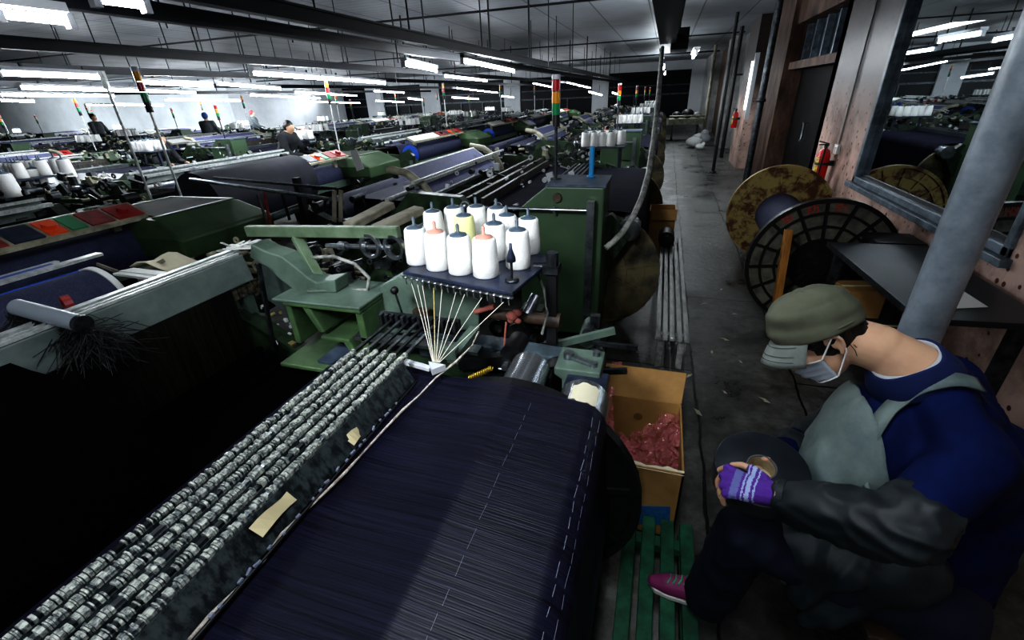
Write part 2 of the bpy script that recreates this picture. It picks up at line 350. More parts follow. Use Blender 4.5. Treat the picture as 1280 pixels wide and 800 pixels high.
# pipes by the wall
solo('standing_pipe', 'dark vertical pipe rising from floor beside the brown wall pier', 'pipe', G().cyl((1.52, 9.25, 0), (1.52, 9.25, ZC), .055).lathe([(.05, 0), (.09, 0), (.09, .02), (.05, .03)], (1.52, 9.25, 0)).lathe([(.05, 0), (.075, .0), (.075, .05), (.05, .05)], (1.52, 9.25, 1.5)), STEELD)
solo('standing_pipe', 'thin black post standing out in the far part of the aisle', 'pipe', G().cyl((1.18, 11.6, 0), (1.18, 11.6, ZC), .035).lathe([(.03, 0), (.07, 0), (.07, .02), (.03, .03)], (1.18, 11.6, 0)), BLACK)
solo('standing_pipe', 'black vertical pipe beyond the door on the right wall', 'pipe', G().cyl((1.6, 14.2, 0), (1.6, 14.2, ZC), .05).box(1.6, WX + .3, 14.18, 14.22, 2, 2.04), BLACK)
solo('standing_pipe', 'narrow yellowish vertical pipe near the far end of the right wall', 'pipe', G().cyl((1.45, 19.5, 0), (1.45, 19.5, ZC), .05).lathe([(.05, 0), (.08, 0), (.08, .03), (.05, .03)], (1.45, 19.5, 0)), CREAM)
pp = at(1150, 415, z=1.0)
PIPEG = mat('worn_blue_grey_paint', (.27, .31, .35), .35, 0, col2=(.11, .135, .16), scale=7, thr=(.3, .6), bump=.1)
solo('round_column', 'thick blue grey painted round steel column behind the seated worker', 'column', G().cyl((pp.x, pp.y, 0), (pp.x, pp.y, ZC), .058, n=28).lathe([(.055, 0), (.12, 0), (.12, .015), (.055, .03)], (pp.x, pp.y, 0), n=28), PIPEG)
# extinguishers
def extinguisher(x, y, z, label, s=1.):
    t = thing('fire_extinguisher', label, 'extinguisher', (x, y, z))
    obj('cylinder_body', G().lathe([(0, 0), (.06*s, 0), (.075*s, .02*s), (.075*s, .32*s), (.055*s, .38*s), (.02*s, .405*s), (.02*s, .42*s)], (x, y, z), n=24), mat('extinguisher_red', (.55, .015, .015), .25), t)
    a = G(); vs = []; fs = []
    for k in range(9):
        an = PI + PI*.05 + (k-4) * .16
        for zz in (.1, .3): vs.append((x + .0765*s*math.cos(an), y + .0765*s*math.sin(an), z + zz*s))
    for k in range(8): fs.append((2*k, 2*k+2, 2*k+3, 2*k+1))
    obj('instruction_sticker', a.add(vs, fs), mat('yellow_sticker', (.7, .55, .12), .5, 0, col2=(.35, .3, .08), scale=40, thr=(.45, .5)), t)
    obj('valve_head', G().cyl((x, y, z + .41*s), (x, y, z + .46*s), .022*s).obox((x - .03*s, y, z + .475*s), (.12*s, .02*s, .012*s), (0, .25, 0)).obox((x - .03*s, y, z + .45*s), (.1*s, .02*s, .012*s)), BLACK, t)
    obj('hose', G().tube([(x + .02, y, z + .44*s), (x - .02, y - .08*s, z + .43*s), (x - .03, y - .1*s, z + .3*s), (x - .03, y - .095*s, z + .1*s)], .011*s), BLACK, t)
    obj('wall_bracket', G().box(x + .07*s, WX, y - .03, y + .03, z + .2*s, z + .26*s).ring((x, y, z + .21*s), (0, 0, 1), .075*s, .08*s, .03*s), STEELD, t)
e_ = at(1021, 228, x=WX - .1)
extinguisher(WX - .1, e_.y, e_.z + .01, 'red fire extinguisher with yellow sticker hung on the pink wall', .82)
t_ = at(902, 170, x=1.6); extinguisher(1.62, 12.9, .85, 'small dark red extinguisher on the far wall pier beyond the pipes', .9)
s_ = at(1048, 187, x=WX)
t = solo('wall_switch', 'small white switch box on the pink wall above the reels', 'switch', G().box(WX - .03, WX, s_.y - .05, s_.y + .05, s_.z - .04, s_.z + .05).box(WX - .036, WX - .03, s_.y - .02, s_.y + .02, s_.z - .02, s_.z + .03), WHITEP, bevel=.004)
solo('wall_conduit', 'thin pale conduit running up pink wall from the switch box', 'conduit', G().cyl((WX - .012, s_.y, s_.z + .05), (WX - .012, s_.y, ZC), .009, n=8), GREYW)
# vertical tube light on the far pier
a_ = at(926, 72, x=1.62); c_ = at(917, 140, x=1.62)
t = thing('wall_light', 'white fluorescent tube mounted upright on the far brown pier', 'light', (1.62, 11.6, 1.2))
obj('channel', G().box(1.64, 1.72, 11.55, 11.65, 1.1, 2.35), TUBC, t)
obj('tube', G().cyl((1.61, 11.6, 1.30), (1.61, 11.6, 2.20), .014), mat('dim_tube', (1, 1, 1), emis=(.8, .95, 1), es=3), t)
# beams / lighting trunking
BZ = 2.2
def trunk(x, y0, y1, label, w=.07, h=.07, z=BZ, rods=None, step=2.1):
    t = thing('lighting_trunking', label, 'trunking', (x, y0, z))
    obj('channel', G().box(x - w/2, x + w/2, y0, y1, z, z + h).box(x - w/2 - .02, x + w/2 + .02, y0, y1, z + h, z + h + .012), CHAN, t)
    y = y0 + .6; k = 0
    while y < y1 and k < 12:
        obj('hanger_rod', G().cyl((x, y, z + h), (x, y, ZC), .008 + (.006 if k % 3 == 0 else 0), n=6), BLACK, t); y += step * random.uniform(.8, 1.2); k += 1
    return t
def lx(u, v, z=BZ + .05): return at(u, v, z=z).x
xs = [(-.05, 2.3, 6.0, 'wide dark light trough hanging over the aisle', .17), (-2.15, 1.2, 27, 'dark lighting trunking, nearest long run over the looms'), (-2.72, 1.2, 27, 'dark lighting trunking, second run over the foreground loom'),
      (-4.55, 1.5, 27, 'dark lighting trunking, third run counted from the aisle'), (-6.7, 2, 27, 'dark lighting trunking, fourth run counted from the aisle'), (-9.8, 3, 27, 'dark lighting trunking, fifth run counted from the aisle'), (-13.5, 5, 27, 'dark lighting trunking, sixth run counted from the aisle')]
for q in xs: trunk(q[0], q[1], q[2], q[3], *(q[4:] or ()))
# cross rods under the ceiling
for i, y in enumerate((4.2, 8.0, 14.5, 21.0)):
    solo('cross_rail', 'thin dark rail crossing under the ceiling, %s from the front' % ORD[i], 'rail', G().cyl((-30, y, ZC - .10), (WX, y, ZC - .10), .018 if i != 3 else .03, n=6), BLACK)
# loose hanger wires between ceiling and looms
for k in range(26):
    x = random.uniform(-8, -1); y = random.uniform(3.2, 14)
    solo('drop_wire', 'thin dark wire hanging from the ceiling above the looms', 'wire', G().cyl((x, y, random.choice([BZ - .1, BZ + .1, 2.4])), (x + random.uniform(-.05, .05), y, ZC), .007, n=5), BLACK, group='drop wires hanging from the ceiling')
# fluorescent fixtures
def fixture(p, q, label, group=None, refl=True, cat='light'):
    p, q = V(p), V(q); d = (q - p).normalized()
    t = thing('fluorescent_light', label, cat, (p + q) / 2, group)
    obj('reflector', G().bar(p + V((0, 0, .045)), q + V((0, 0, .045)), .045 if not refl else .075, .035), TUBC if refl else CHAN, t)
    obj('tube', G().cyl(p, q, .017, n=10), TUBE, t)
    obj('lamp_holder', G().bar(p - d*.02, p + d*.005, .035, .06), TUBC, t); obj('lamp_holder', G().bar(q - d*.005, q + d*.02, .035, .06), TUBC, t)
    if p.z < BZ - .02: [obj('hanger', G().bar(p.lerp(q, f_) + V((0, 0, .05)), p.lerp(q, f_) + V((0, 0, BZ - p.z + .02)), .02, .02), BLACK, t) for f_ in (.2, .8)]
    return t
FZ = 2.12
near = [((0, 17), (84, 26), 'bare white tube in a dark reflector at upper left, the nearest one'), ((120, -3), (178, 5), 'white tube cut by the top edge above the left looms'),
        ((578, 76), (642, 89), 'bright white tube under the second beam, above the green loom'), ((315, 92), (398, 98), 'left tube of the long bright pair over the middle looms'), ((400, 98), (481, 104), 'right tube of the long bright pair over the middle looms'),
        ((25, 110), (135, 113), 'left tube of the long pair at far left'), ((138, 113), (244, 116), 'right tube of the long pair at far left'), ((555, 95), (608, 101), 'tube beyond the green loom, just under the nearest long beam'),
        ((570, 110), (622, 116), 'lower tube behind the nearest beam, left of the white pilaster'), ((666, 104), (700, 111), 'tube left of the nearest signal tower'), ((708, 103), (738, 110), 'tube just right of the nearest signal tower')]
for p, q, l in near:
    a_ = at(*p, z=FZ); c_ = at(*q, z=FZ)
    if max(a_.y, c_.y) > 26 or min(a_.y, c_.y) < 0: a_ = at(*p, y=22.); c_ = at(*q, y=25.)
    fixture(a_, c_, l, None, p[0] < 500)
far = [((170, 103), (265, 108)), ((272, 105), (350, 111)), ((0, 119), (142, 120)), ((0, 126), (42, 127)), ((108, 131), (205, 132)), ((206, 125), (300, 126)), ((312, 119), (400, 123)), ((368, 115), (446, 120)), ((384, 127), (450, 129)),
       ((467, 114), (505, 116)), ((470, 126), (505, 128)), ((510, 123), (528, 125)), ((565, 122), (598, 124)), ((625, 120), (642, 122)), ((736, 115), (752, 119)), ((765, 116), (775, 119)), ((0, 92), (130, 97)), ((505, 80), (545, 88))]
for p, q in far:
    a_ = at(*p, z=FZ); c_ = at(*q, z=FZ)
    yl = 17. if p[0] < 290 else 26.
    if not (0 < a_.y < yl) or not (0 < c_.y < yl) or a_.x < -34 or a_.x > 0: a_ = at(*p, y=yl - 3); c_ = at(*q, y=yl - 1.5)
    fixture(a_, c_, 'distant white fluorescent tube hanging in the rows over the far looms', 'distant fluorescent tubes over the far looms')
for i, (y0, y1) in enumerate(((6.3, 7.6), (9.0, 10.2), (12.5, 13.7))):
    fixture((-.12, y0, 2.12), (-.12, y1, 2.12), ['brightest white tube over the aisle at the end of the trough', 'second white tube over the aisle, above the hanging hose', 'third small tube farthest along over the aisle'][i], None, False)
fixture((.30, 7.0, 2.16), (.30, 7.9, 2.16), 'small white lamp just right of the brightest aisle tube')
# unseen tubes added above and behind the camera to light the near loom
for x, y in ((-2.15, -1.2), (-.1, -1.5)):
    fixture((x, y, 2.14), (x, y + 1.2, 2.14), 'white fluorescent tube hung above the near end of the closest loom', 'tubes above the closest loom')
def fill_light(p, sx, sy, power, rot=(0, 0, 0), col=(.88, .95, 1.)):
    l = bpy.data.lights.new('lamp', 'AREA'); l.shape = 'RECTANGLE'; l.size = sx; l.size_y = sy; l.energy = power; l.color = col
    o = bpy.data.objects.new('lamp', l); COL.objects.link(o); o.location = p; o.rotation_euler = rot; return o

for x_, y_ in ((-31, 14.5), (-23, 14.5), (-16.5, 14.0)): fill_light((x_, y_, 2.1), 5, .2, 70, (1.1, 0, 0))  # unseen lights added to brighten the far left wall

for y_, p_ in ((8.5, 4), (14., 7), (20., 9)): fill_light((.35, y_, 2.3), .3, 2.5, p_)  # unseen fill added, shining down into the aisle
for y_, p_ in ((8., 6), (15., 9), (22., 12)): fill_light((-.3, y_, 2.2), .3, 2.5, p_, (PI, 0, 0))  # unseen upward fill added for the ceiling
# ================================================================== looms
def arc(cx, cz, r, a0, a1, n): return [(cx + r*math.cos(a0 + (a1-a0)*i/n), cz + r*math.sin(a0 + (a1-a0)*i/n)) for i in range(n+1)]
def flange(t, x, y, z, r, label=None, sgn=1, matr=None, name='beam_flange', spokes=10):
    g = G().cyl((x, y - .012, z), (x, y + .012, z), r, n=40)
    g.lathe([(r - .02, -.02), (r + .012, -.02), (r + .012, .02), (r - .02, .02), (r-.02, -.02)], (x, y, z), (0, 1, 0), 40, False)
    for k in range(spokes):
        a = 2*PI*k/spokes + .2
        for s in (-1, 1): g.bar((x + .09*math.cos(a), y + s*.016, z + .09*math.sin(a)), (x + (r-.02)*math.cos(a), y + s*.016, z + (r-.02)*math.sin(a)), .022, .014, (0, 1, 0))
    for rr in (r*.45, r*.75):
        for s in (-1, 1): g.lathe([(rr - .01, 0), (rr + .01, 0), (rr + .01, .01*s), (rr - .01, .01*s)], (x, y + s*.012, z), (0, 1, 0), 36, False)
    g.cyl((x, y - .06, z), (x, y + .06, z), .08)
    return obj(name, g, matr or FLM, t)
FLM = mat('cast_flange', (.13, .11, .06), .5, .2, col2=(.02, .02, .018), scale=5, thr=(.35, .6))
def clutter(g, rnd, x0, x1, y0, y1, z0, z1, n, smin=.03, smax=.12):
    for _ in range(n):
        c = V((rnd.uniform(x0, x1), rnd.uniform(y0, y1), rnd.uniform(z0, z1))); k = rnd.random()
        s = rnd.uniform(smin, smax)
        if k < .3: g.obox(c, (s, s*rnd.uniform(.3, 1), s*rnd.uniform(.3, 1.4)), (0, rnd.uniform(-.5, .5), rnd.uniform(-.3, .3)))
        elif k < .6: g.cyl(c, c + V((0, s*rnd.uniform(.4, 1.6), 0)), s*rnd.uniform(.2, .55), n=12)
        elif k < .85: g.bar(c, c + V((rnd.uniform(-3, 3)*s, rnd.uniform(-1.5, 1.5)*s, rnd.uniform(-1, 1)*s)), s*.2, s*.3)
        else: g.lathe([(s*.25, 0), (s*.5, 0), (s*.5, s*.2), (s*.25, s*.2), (s*.25, 0)], c, (0, 1, 0), 14, False)
    return g
def tower(t, x, y, z0, z1, glow=False, r=.022, lampr=.028, hl=.07, pole=None, order=None):
    tw = obj('signal_pole', G().cyl((x, y, z0), (x, y, z1 - hl*4), r*.5, n=8).cyl((x, y, z0), (x, y, z0 + .02), r*1.8, n=12), pole or STEELD, t)
    zz = z1 - hl*4; obj('lamp_base', G().cyl((x, y, zz - hl*.3), (x, y, zz + hl*.7), lampr*.95, n=12), BLACK, tw)
    for i, m in enumerate(order or (LGRN, LYEL, LRED)):
        obj('signal_lamp', G().cyl((x, y, zz + hl*(.7 + i)), (x, y, zz + hl*(1.66 + i)), lampr, n=14), m, tw)
    obj('lamp_cap', G().cyl((x, y, zz + hl*3.7), (x, y, zz + hl*4.1), lampr, n=12), TUBC, tw)
    return tw
def side_poly(y, th, rnd):
    P = [(-1.45, 0), (-1.25, 0), (-1.2, .3), (-.5, .28), (-.45, 0), (-.25, 0), (-.2, .3), (.9, .3), (1.0, 0), (1.25, 0), (1.3, .55), (1.45, .8), (1.3, .95), (.95, .82), (.3, .85), (.1, 1.05), (-.35, 1.08), (-.6, .85), (-1.2, .82), (-1.42, .92), (-1.52, .8)]
    return [(x, y, z) for x, z in P]
def thing_hood(t):
    b = [(-1.98, -1.05), (-.85, -1.05), (-.85, -1.95), (-1.98, -1.95)]; u = [(-1.72, -1.11), (-.91, -1.11), (-.91, -1.87), (-1.72, -1.87)]
    g = G().add([(x, y, .74) for x, y in b] + [(x, y, .90) for x, y in b] + [(x, y, 1.03) for x, y in u],
                [(0, 1, 2, 3), (0, 4, 5, 1), (1, 5, 6, 2), (2, 6, 7, 3), (3, 7, 4, 0), (4, 8, 9, 5), (5, 9, 10, 6), (6, 10, 11, 7), (7, 11, 8, 4), (8, 11, 10, 9)])
    return obj('drive_hood', g, HOODG, t, .02)
HOODG = mat('hood_green', (.055, .10, .045), .4, 0, col2=(.035, .065, .03), scale=5, bump=.08)
def build_loom(kind, seed):
    """one weaving machine about its floor centre; +x is the warp side, y the cloth width"""
    rnd = random.Random(seed)
    t = thing('power_loom', 'x', 'loom', (0, 0, 0), 'rows of green power looms filling the shed')
    for y in (-1.3, 1.2):
        obj('side_frame', G().prism(side_poly(y, .08, rnd), (0, .09, 0)), GREEN, t)
    W0, W1 = -1.12, 1.12
    wb = obj('warp_beam', G().cyl((1.22, W0, .46), (1.22, W1, .46), .30, n=28), WARPD, t)
    flange(wb, 1.22, W0 - .02, .46, .45); flange(wb, 1.22, W1 + .02, .46, .45)
    obj('back_roller', G().cyl((1.22, -1.3, .86), (1.22, 1.3, .86), .07, n=18).cyl((1.43, -1.3, .84), (1.43, 1.3, .84), .08, n=18), STEEL, t)
    path = [(1.52, .44)] + [(1.515, .8)] + arc(1.43, .84, .088, 0, PI*.55, 5) + [(1.3, .94)] + arc(1.22, .86, .076, PI*.45, PI*.6, 3) + [(.8, .93), (.2, .95)]
    obj('warp_sheet', G().sheet(path, W0, W1), WARPD, t)
    g = G()
    for k in range(5): g.box(.60 + k*.05, .625 + k*.05, W0, W1, .93, .985)
    obj('dropper_rack', g, DROPS, t)
    g = G()
    for k in range(5): g.box(-.05 + k*.07, -.02 + k*.07, W0 - .05, W1 + .05, .55, 1.02 + .03*(k % 2))
    obj('heddle_frame', g, HEDD, t)
    if kind == 'L': obj('top_beam', G().prism([(-.32, -1.2, 1.0), (-.12, -1.2, .93), (-.08, -1.2, 1.04), (-.3, -1.2, 1.15)], (0, 2.4, 0)), GREY, t)
    else:
        pn = obj('cloth_panel', G().prism([(-.33, -.92, 1.0), (-.62, -.92, 1.20), (-.64, -.92, 1.18), (-.35, -.92, .97)], (0, 1.75, 0)), mat('blue_grey_cloth', (.12, .13, .25), .7, 0, col2=(.09, .10, .20), scale=30), t)
        obj('white_edge', G().cyl((-.33, -.94, .99), (-.33, .86, .99), .012, n=6).cyl((-.63, -.94, 1.2), (-.63, .86, 1.2), .012, n=6).cyl((-.33, -.94, .99), (-.63, -.94, 1.2), .010, n=6).cyl((-.33, .85, .99), (-.63, .85, 1.2), .010, n=6), BRIGHT, pn)
    obj('guide_rail', G().box(-.45, -.40, -1.2, 1.2, 1.08, 1.11).box(-.37, -.345, -1.2, 1.2, 1.13, 1.15).cyl((-.6, -1.25, 1.0), (-.6, 1.25, 1.0), .022, n=8), BRIGHT, t)
    obj('cloth_sheet', G().sheet([(-.35, .95), (-.85, .97)] + arc(-1.0, .90, .08, PI*.4, PI*.9, 4) + [(-1.15, .6)], W0 + .05, W1 - .05), CLOTH, t)
    cr = obj('cloth_roll', G().cyl((-1.35, W0 + .05, .80), (-1.35, W1 - .05, .80), .16 + rnd.uniform(-.03, .04), n=24), CLOTH, t)
    obj('selvedge', G().cyl((-1.35, W1 - .06, .80), (-1.35, W1 - .04, .80), .18, n=24), BLUE, cr)
    obj('breast_beam', G().box(-1.5, -1.43, -1.3, 1.3, .62, .72).cyl((-1.12, -1.25, .55), (-1.12, 1.25, .55), .03, n=8), GREYG, t)
    g = G(); clutter(g, rnd, -.9, 1.1, 1.3, 1.8, .7, 1.14, 60); clutter(g, rnd, -.9, 1.2, 1.3, 1.8, .2, .7, 22, .1, .25); g.cyl((-1, 1.5, .75), (1.2, 1.5, .75), .03, n=8)
    obj('drive_gear', g, STEELD, t)
    g = G(); clutter(g, rnd, -.9, 1.0, 1.25, 1.75, .75, 1.15, 24, .05, .16); obj('gear_casting', g.cyl((-1, 1.45, .8), (1.1, 1.45, .8), .025, n=8), GREEN, t)
    g = G(); clutter(g, rnd, -1.3, 1.1, -1.45, -1.15, .6, 1.0, 40, .04, .14); obj('drive_train', g.cyl((-1.3, -1.4, .7), (1.1, -1.4, .7), .025, n=8), STEELD, t)
    g = G(); clutter(g, rnd, -1.2, .9, -1.5, 1.7, .9, 1.12, 46, .03, .10); obj('lever_set', g.cyl((-1.2, 0, .8), (.9, 0, .8), .02, n=8).cyl((0, -1.5, .8), (0, 1.7, .8), .02, n=8), BLACK, t)
    g = G(); clutter(g, rnd, -1.2, .9, -1.5, 1.75, .88, 1.14, 60, .015, .06); obj('linkage', g.cyl((-1.2, .3, .85), (.9, .3, .85), .012, n=6).cyl((-.2, -1.5, .85), (-.2, 1.75, .85), .012, n=6), TUBC, t)
    g = G(); clutter(g, rnd, -.9, .8, 1.2, 1.75, .9, 1.16, 30, .02, .08); obj('lever_arm', g.cyl((-.9, 1.4, .88), (.8, 1.4, .88), .012, n=6), CREAM, t)
    if kind == 'R':
        cab = G().prism([(.68, -1.6, .1), (1.27, -1.6, .1), (1.27, -1.6, 1.2), (.88, -1.6, 1.2), (.68, -1.6, 1.04)], (0, .38, 0))
        c = obj('end_cabinet', cab, GREEND, t, .012)
        obj('cabinet_top', G().box(.88, 1.28, -1.61, -1.2, 1.2, 1.215), BLUEG, c)
        obj('cabinet_button', G().cyl((.96, -1.6, 1.13), (.96, -1.625, 1.13), .03), RUST, c)
        tower(t, .9, -1.38, 1.2, 1.86)
        [obj('panel_bracket', G().tube([(-.70, yy, 1.22), (-.52, yy, 1.19), (-.36, yy, 1.08), (-.30, yy, .98), (-.30, yy, .8)], .035), CREAM, t) for yy in (-1.0, .93)]
        obj('winding_rod', G().cyl((.22, -1.66, 1.06), (1.2, -1.66, 1.06), .011).sph((.3, -1.66, 1.065), .035, 10, 7).sph((.55, -1.66, 1.065), .035, 10, 7).cyl((.95, -1.66, 1.03), (.95, -1.66, 1.09), .008).box(1.17, 1.22, -1.68, -1.62, .3, 1.12), STEEL, t)
    else:
        # low sloping green hood over the drive, long switch rail along the cloth side
        hd = thing_hood(t)
        obj('hood_panel', G().box(-1.64, -.98, -1.80, -1.18, 1.03, 1.04), mat('dark_hood_glass', (.022, .032, .027), .75, 0, col2=(.035, .03, .025), scale=9, spec=.2), hd)
        obj('hood_rim', G().box(-1.70, -1.66, -1.85, -1.13, 1.03, 1.045).box(-.97, -.93, -1.85, -1.13, 1.03, 1.045).box(-1.70, -.93, -1.85, -1.81, 1.03, 1.045), GREEND, hd)
        rl = obj('switch_rail', G().prism([(-1.56, -1.2, 1.02), (-1.56, -1.2, 1.045), (-1.36, -1.2, 1.135), (-1.34, -1.2, 1.11)], (0, 2.4, 0)).bar((-1.43, -1.0, .8), (-1.43, -1.0, 1.06), .05, .05).bar((-1.43, 1.0, .8), (-1.43, 1.0, 1.06), .05, .05), CREAM, t)
        for y0, y1, m in ((-1.18, -.98, RED), (-.97, -.80, REDD), (-.79, -.68, TEAL), (-.67, -.55, ORANGE), (-.54, -.36, NAVYB), (-.35, .05, REDD)):
            obj('switch_panel', G().prism([(-1.54, y0 + .008, 1.055), (-1.54, y0 + .008, 1.065), (-1.385, y0 + .008, 1.135), (-1.385, y0 + .008, 1.125)], (0, y1 - y0 - .016, 0)), m, rl)
        for yy, m in ((-1.08, RED), (-.61, ORANGE), (-.15, BLACK)):
            obj('push_button', G().cyl((-1.46, yy, 1.09), (-1.475, yy, 1.125), .04), m, rl)
        obj('rail_plate', G().prism([(-1.54, .08, 1.055), (-1.54, .08, 1.065), (-1.385, .08, 1.135), (-1.385, .08, 1.125)], (0, 1.1, 0)), WHITEP, rl)
        tower(t, -.70, -2.12, .9, 2.12, pole=BRIGHT, hl=.085, lampr=.03, order=(LGRN, LRED, LYEL))
    # yarn rack (the cones standing on it are things of their own)
    obj('cone_rack', G().box(.62, 1.16, 1.30, 1.72, 1.13, 1.15).bar((1.1, 1.5, .5), (1.1, 1.5, 1.13), .04, .04).bar((.7, 1.5, .6), (.7, 1.5, 1.13), .03, .03), NAVYB, t)
    return t

def cone_mesh():
    g = G(); g.cur = 0
    g.lathe([(0, 0), (.045, 0), (.049, .005), (.0485, .05), (.0455, .10), (.0425, .136), (.038, .143), (.0, .143)], (0, 0, 0), n=24)
    return g
CONE0 = None
def build_cone(ym, tip):
    t = thing('yarn_cone', 'x', 'yarn cone', (0, 0, 0))
    obj('yarn', cone_mesh(), ym, t)
    obj('cone_tip', G().lathe([(.033, .142), (.031, .148), (.014, .153), (.006, .158), (.0065, .180), (.004, .184), (0, .187)], (0, 0, 0), n=16), tip, t)
    return t
TIPB = mat('blue_grey_cone_tip', (.07, .10, .13), .4); TIPP = mat('pinkish_cone_tip', (.55, .28, .22), .5)
cones = {k: build_cone(*v) for k, v in dict(w=(YARN, TIPB), p=(YARN, TIPP), y=(YARNY, TIPB)).items()}
NC = 0
def place_cone(k, p, label, group, s=1., first={}):
    global NC
    if k not in first: o = cones[k]; first[k] = 1
    else: o = copy_tree(cones[k])
    o.location = p; o['label'] = label; o['category'] = 'yarn cone'
    if group: o['group'] = group
    elif 'group' in o: del o['group']
    o.scale = (s, s, s); o.rotation_euler = (0, 0, random.uniform(0, 6)); NC += 1
    return o
ftw = build_cone.__name__
protoR = build_loom('R', 11); protoL = build_loom('L', 23)
protoR2 = build_loom('R', 37); protoL2 = build_loom('L', 51)
pool = {'R': [protoR, protoR2], 'L': [protoL, protoL2]}; usedp = set()
def in_view(x, y, z=1.0, m=140):
    c = V((x, y, z - HC)); cz = yc.z*c.y + xc.z*c.x + zc.z*c.z; cx_ = xc.x*c.x + yc.x*c.y + zc.x*c.z; cy_ = xc.y*c.x + yc.y*c.y + zc.y*c.z
    if cz < .4: return False
    u = 640 + FPX*cx_/cz; v = 400 + FPX*cy_/cz
    return -m < u < 1280 + m and -m < v < 800 + m
spots = []
for ci in range(11):
    kind = 'R' if ci % 2 == 0 else 'L'
    for ri in range(6):
        cx0 = -1.6 - 3.5*ci - (1.0 if ci > 1 else 0)
        if ci == 1: cx0 = -5.3 if ri == 0 else -6.1
        cy0 = (4.6 if kind == 'R' else 5.4) + 4.5*ri - (4.5 if ci > 0 else 0) + (0 if kind == 'R' or ri > 0 else .35)
        if ci == 1 and ri: cy0 -= .5
        if cy0 > 26.2 or (cx0 < -15 and cy0 > 17): continue
        if not any(in_view(cx0 + dx, cy0 + dy) for dx in (-1.4, 1.4) for dy in (-1.3, 1.3)): continue
        spots.append((cy0 + abs(cx0)*.6, ci, ri, kind, cx0, cy0))
spots.sort(); NEAR_STUFF = G()
for rank, (_, ci, ri, kind, x, y) in enumerate(spots):
    p = pool[kind][(ci//2 + ri) % 2]
    if p.name in usedp: o = copy_tree(p)
    else: o = p; usedp.add(p.name)
    o.location = (x, y, 0); o.rotation_euler = (0, 0, 0 if kind == 'R' else PI)
    o['label'] = 'green power loom, %s along in the %s column from the aisle' % (ORD[ri] if ci else ORD[ri + 1], ORD[ci] if ci < 10 else 'eleventh')
    s = 1 if kind == 'R' else -1
    rnd = random.Random(rank)
    for k in range(10):
        px_ = .68 + (k % 5)*.105; py_ = 1.38 + (k//5)*.22 + rnd.uniform(-.02, .02)
        wx_, wy_ = x + s*px_, y + s*py_
        if rnd.random() < .12: continue
        if NC < 286 and not (rank > 16 and k > 6): place_cone('w' if rnd.random() < .85 else 'p', (wx_, wy_, 1.152), 'white yarn cone on the %s loom rack in the %s column from the aisle' % (ORD[ri] if ci else ORD[ri + 1], ORD[ci] if ci < 10 else 'last'), 'yarn cones on rack %d-%d' % (ci + 1, ri + 1), 1.15)
if NEAR_STUFF.v:
    o = solo('yarn_cone', 'white yarn cones on the racks of the farthest looms', 'yarn cone', NEAR_STUFF, YARN, loc=(-12, 20, 0)); o['kind'] = 'stuff'
print('looms', len(spots), 'cones', NC)

# big dark cloth roll on the second column, and rods around it
t = thing('cloth_roll', 'large nearly black navy cloth roll on stands behind the switch rail hood', 'cloth roll', (-4.72, 4.3, 0))
obj('wound_cloth', G().cyl((-4.72, 3.62, .85), (-4.72, 5.15, .85), .32, n=40), mat('near_black_cloth', (.014, .016, .03), .7, 0, col2=(.009, .010, .02), scale=6), t)
obj('core', G().cyl((-4.72, 3.5, .85), (-4.72, 5.25, .85), .045), STEELD, t)
for y in (3.53, 5.2): obj('stand', G().bar((-4.95, y, 0), (-4.72, y, .82), .05, .05, (0, 1, 0)).bar((-4.49, y, 0), (-4.72, y, .82), .05, .05, (0, 1, 0)), GREEN, t)
t = thing('rod_frame', 'tangled frame of steel rods and a black post before the large dark roll', 'frame', (-3.0, 3.2, 0))
R_ = lambda p, y: at(*p, y=y)
obj('steel_rod', G().cyl(R_((238, 224), 3.3), R_((413, 249), 3.0), .016), STEEL, t); obj('steel_rod', G().cyl(R_((268, 222), 3.3), R_((420, 236), 3.1), .012), STEELD, t)
obj('thick_pipe', G().cyl(R_((285, 292), 3.0), R_((378, 258), 3.4), .035), mat('blue_grey_pipe', (.07, .10, .11), .4, 0, var=.5), t)
a_, c_ = R_((370, 222), 3.2), R_((392, 292), 3.2); obj('black_post', G().bar(a_, V((a_.x, a_.y, .0)), .05, .05), BLACK, t)
for (u, v), (u2, v2), m in (((322, 243), (335, 282), RUST), ((330, 240), (338, 280), MATS['faded_red'] if 'faded_red' in MATS else REDD), ((352, 240), (362, 275), BLACK), ((405, 262), (408, 240), STEELD)):
    obj('lever', G().bar(R_((u, v), 3.1), R_((u2, v2), 3.1), .022, .012), m, t)
for u in (418, 426): obj('hanging_plate', G().bar(R_((u, 238), 2.95), R_((u, 277), 2.95), .035, .012, (0, 1, 0)), TAN, t)
p = R_((446, 190), 3.6); solo('paper_tag', 'white paper tag hung on the machine beyond the green cross bar', 'tag', G().prism([R_((437, 188), 3.6), R_((446, 187), 3.6), R_((455, 211), 3.6), R_((446, 214), 3.6)], (0, .004, 0)), WHITEP)
o_ = at(145, 110, y=3.3); q_ = at(180, 225, y=3.3)
solo('thin_pole', 'thin pale pole with dark flat top leaning beside the signal pole on the hood', 'pole', G().cyl(V((q_.x, q_.y, .9)), V((q_.x, q_.y, o_.z)), .012).box(q_.x - .03, q_.x + .03, q_.y - .01, q_.y + .01, o_.z - .0, o_.z + .14), BRIGHT)
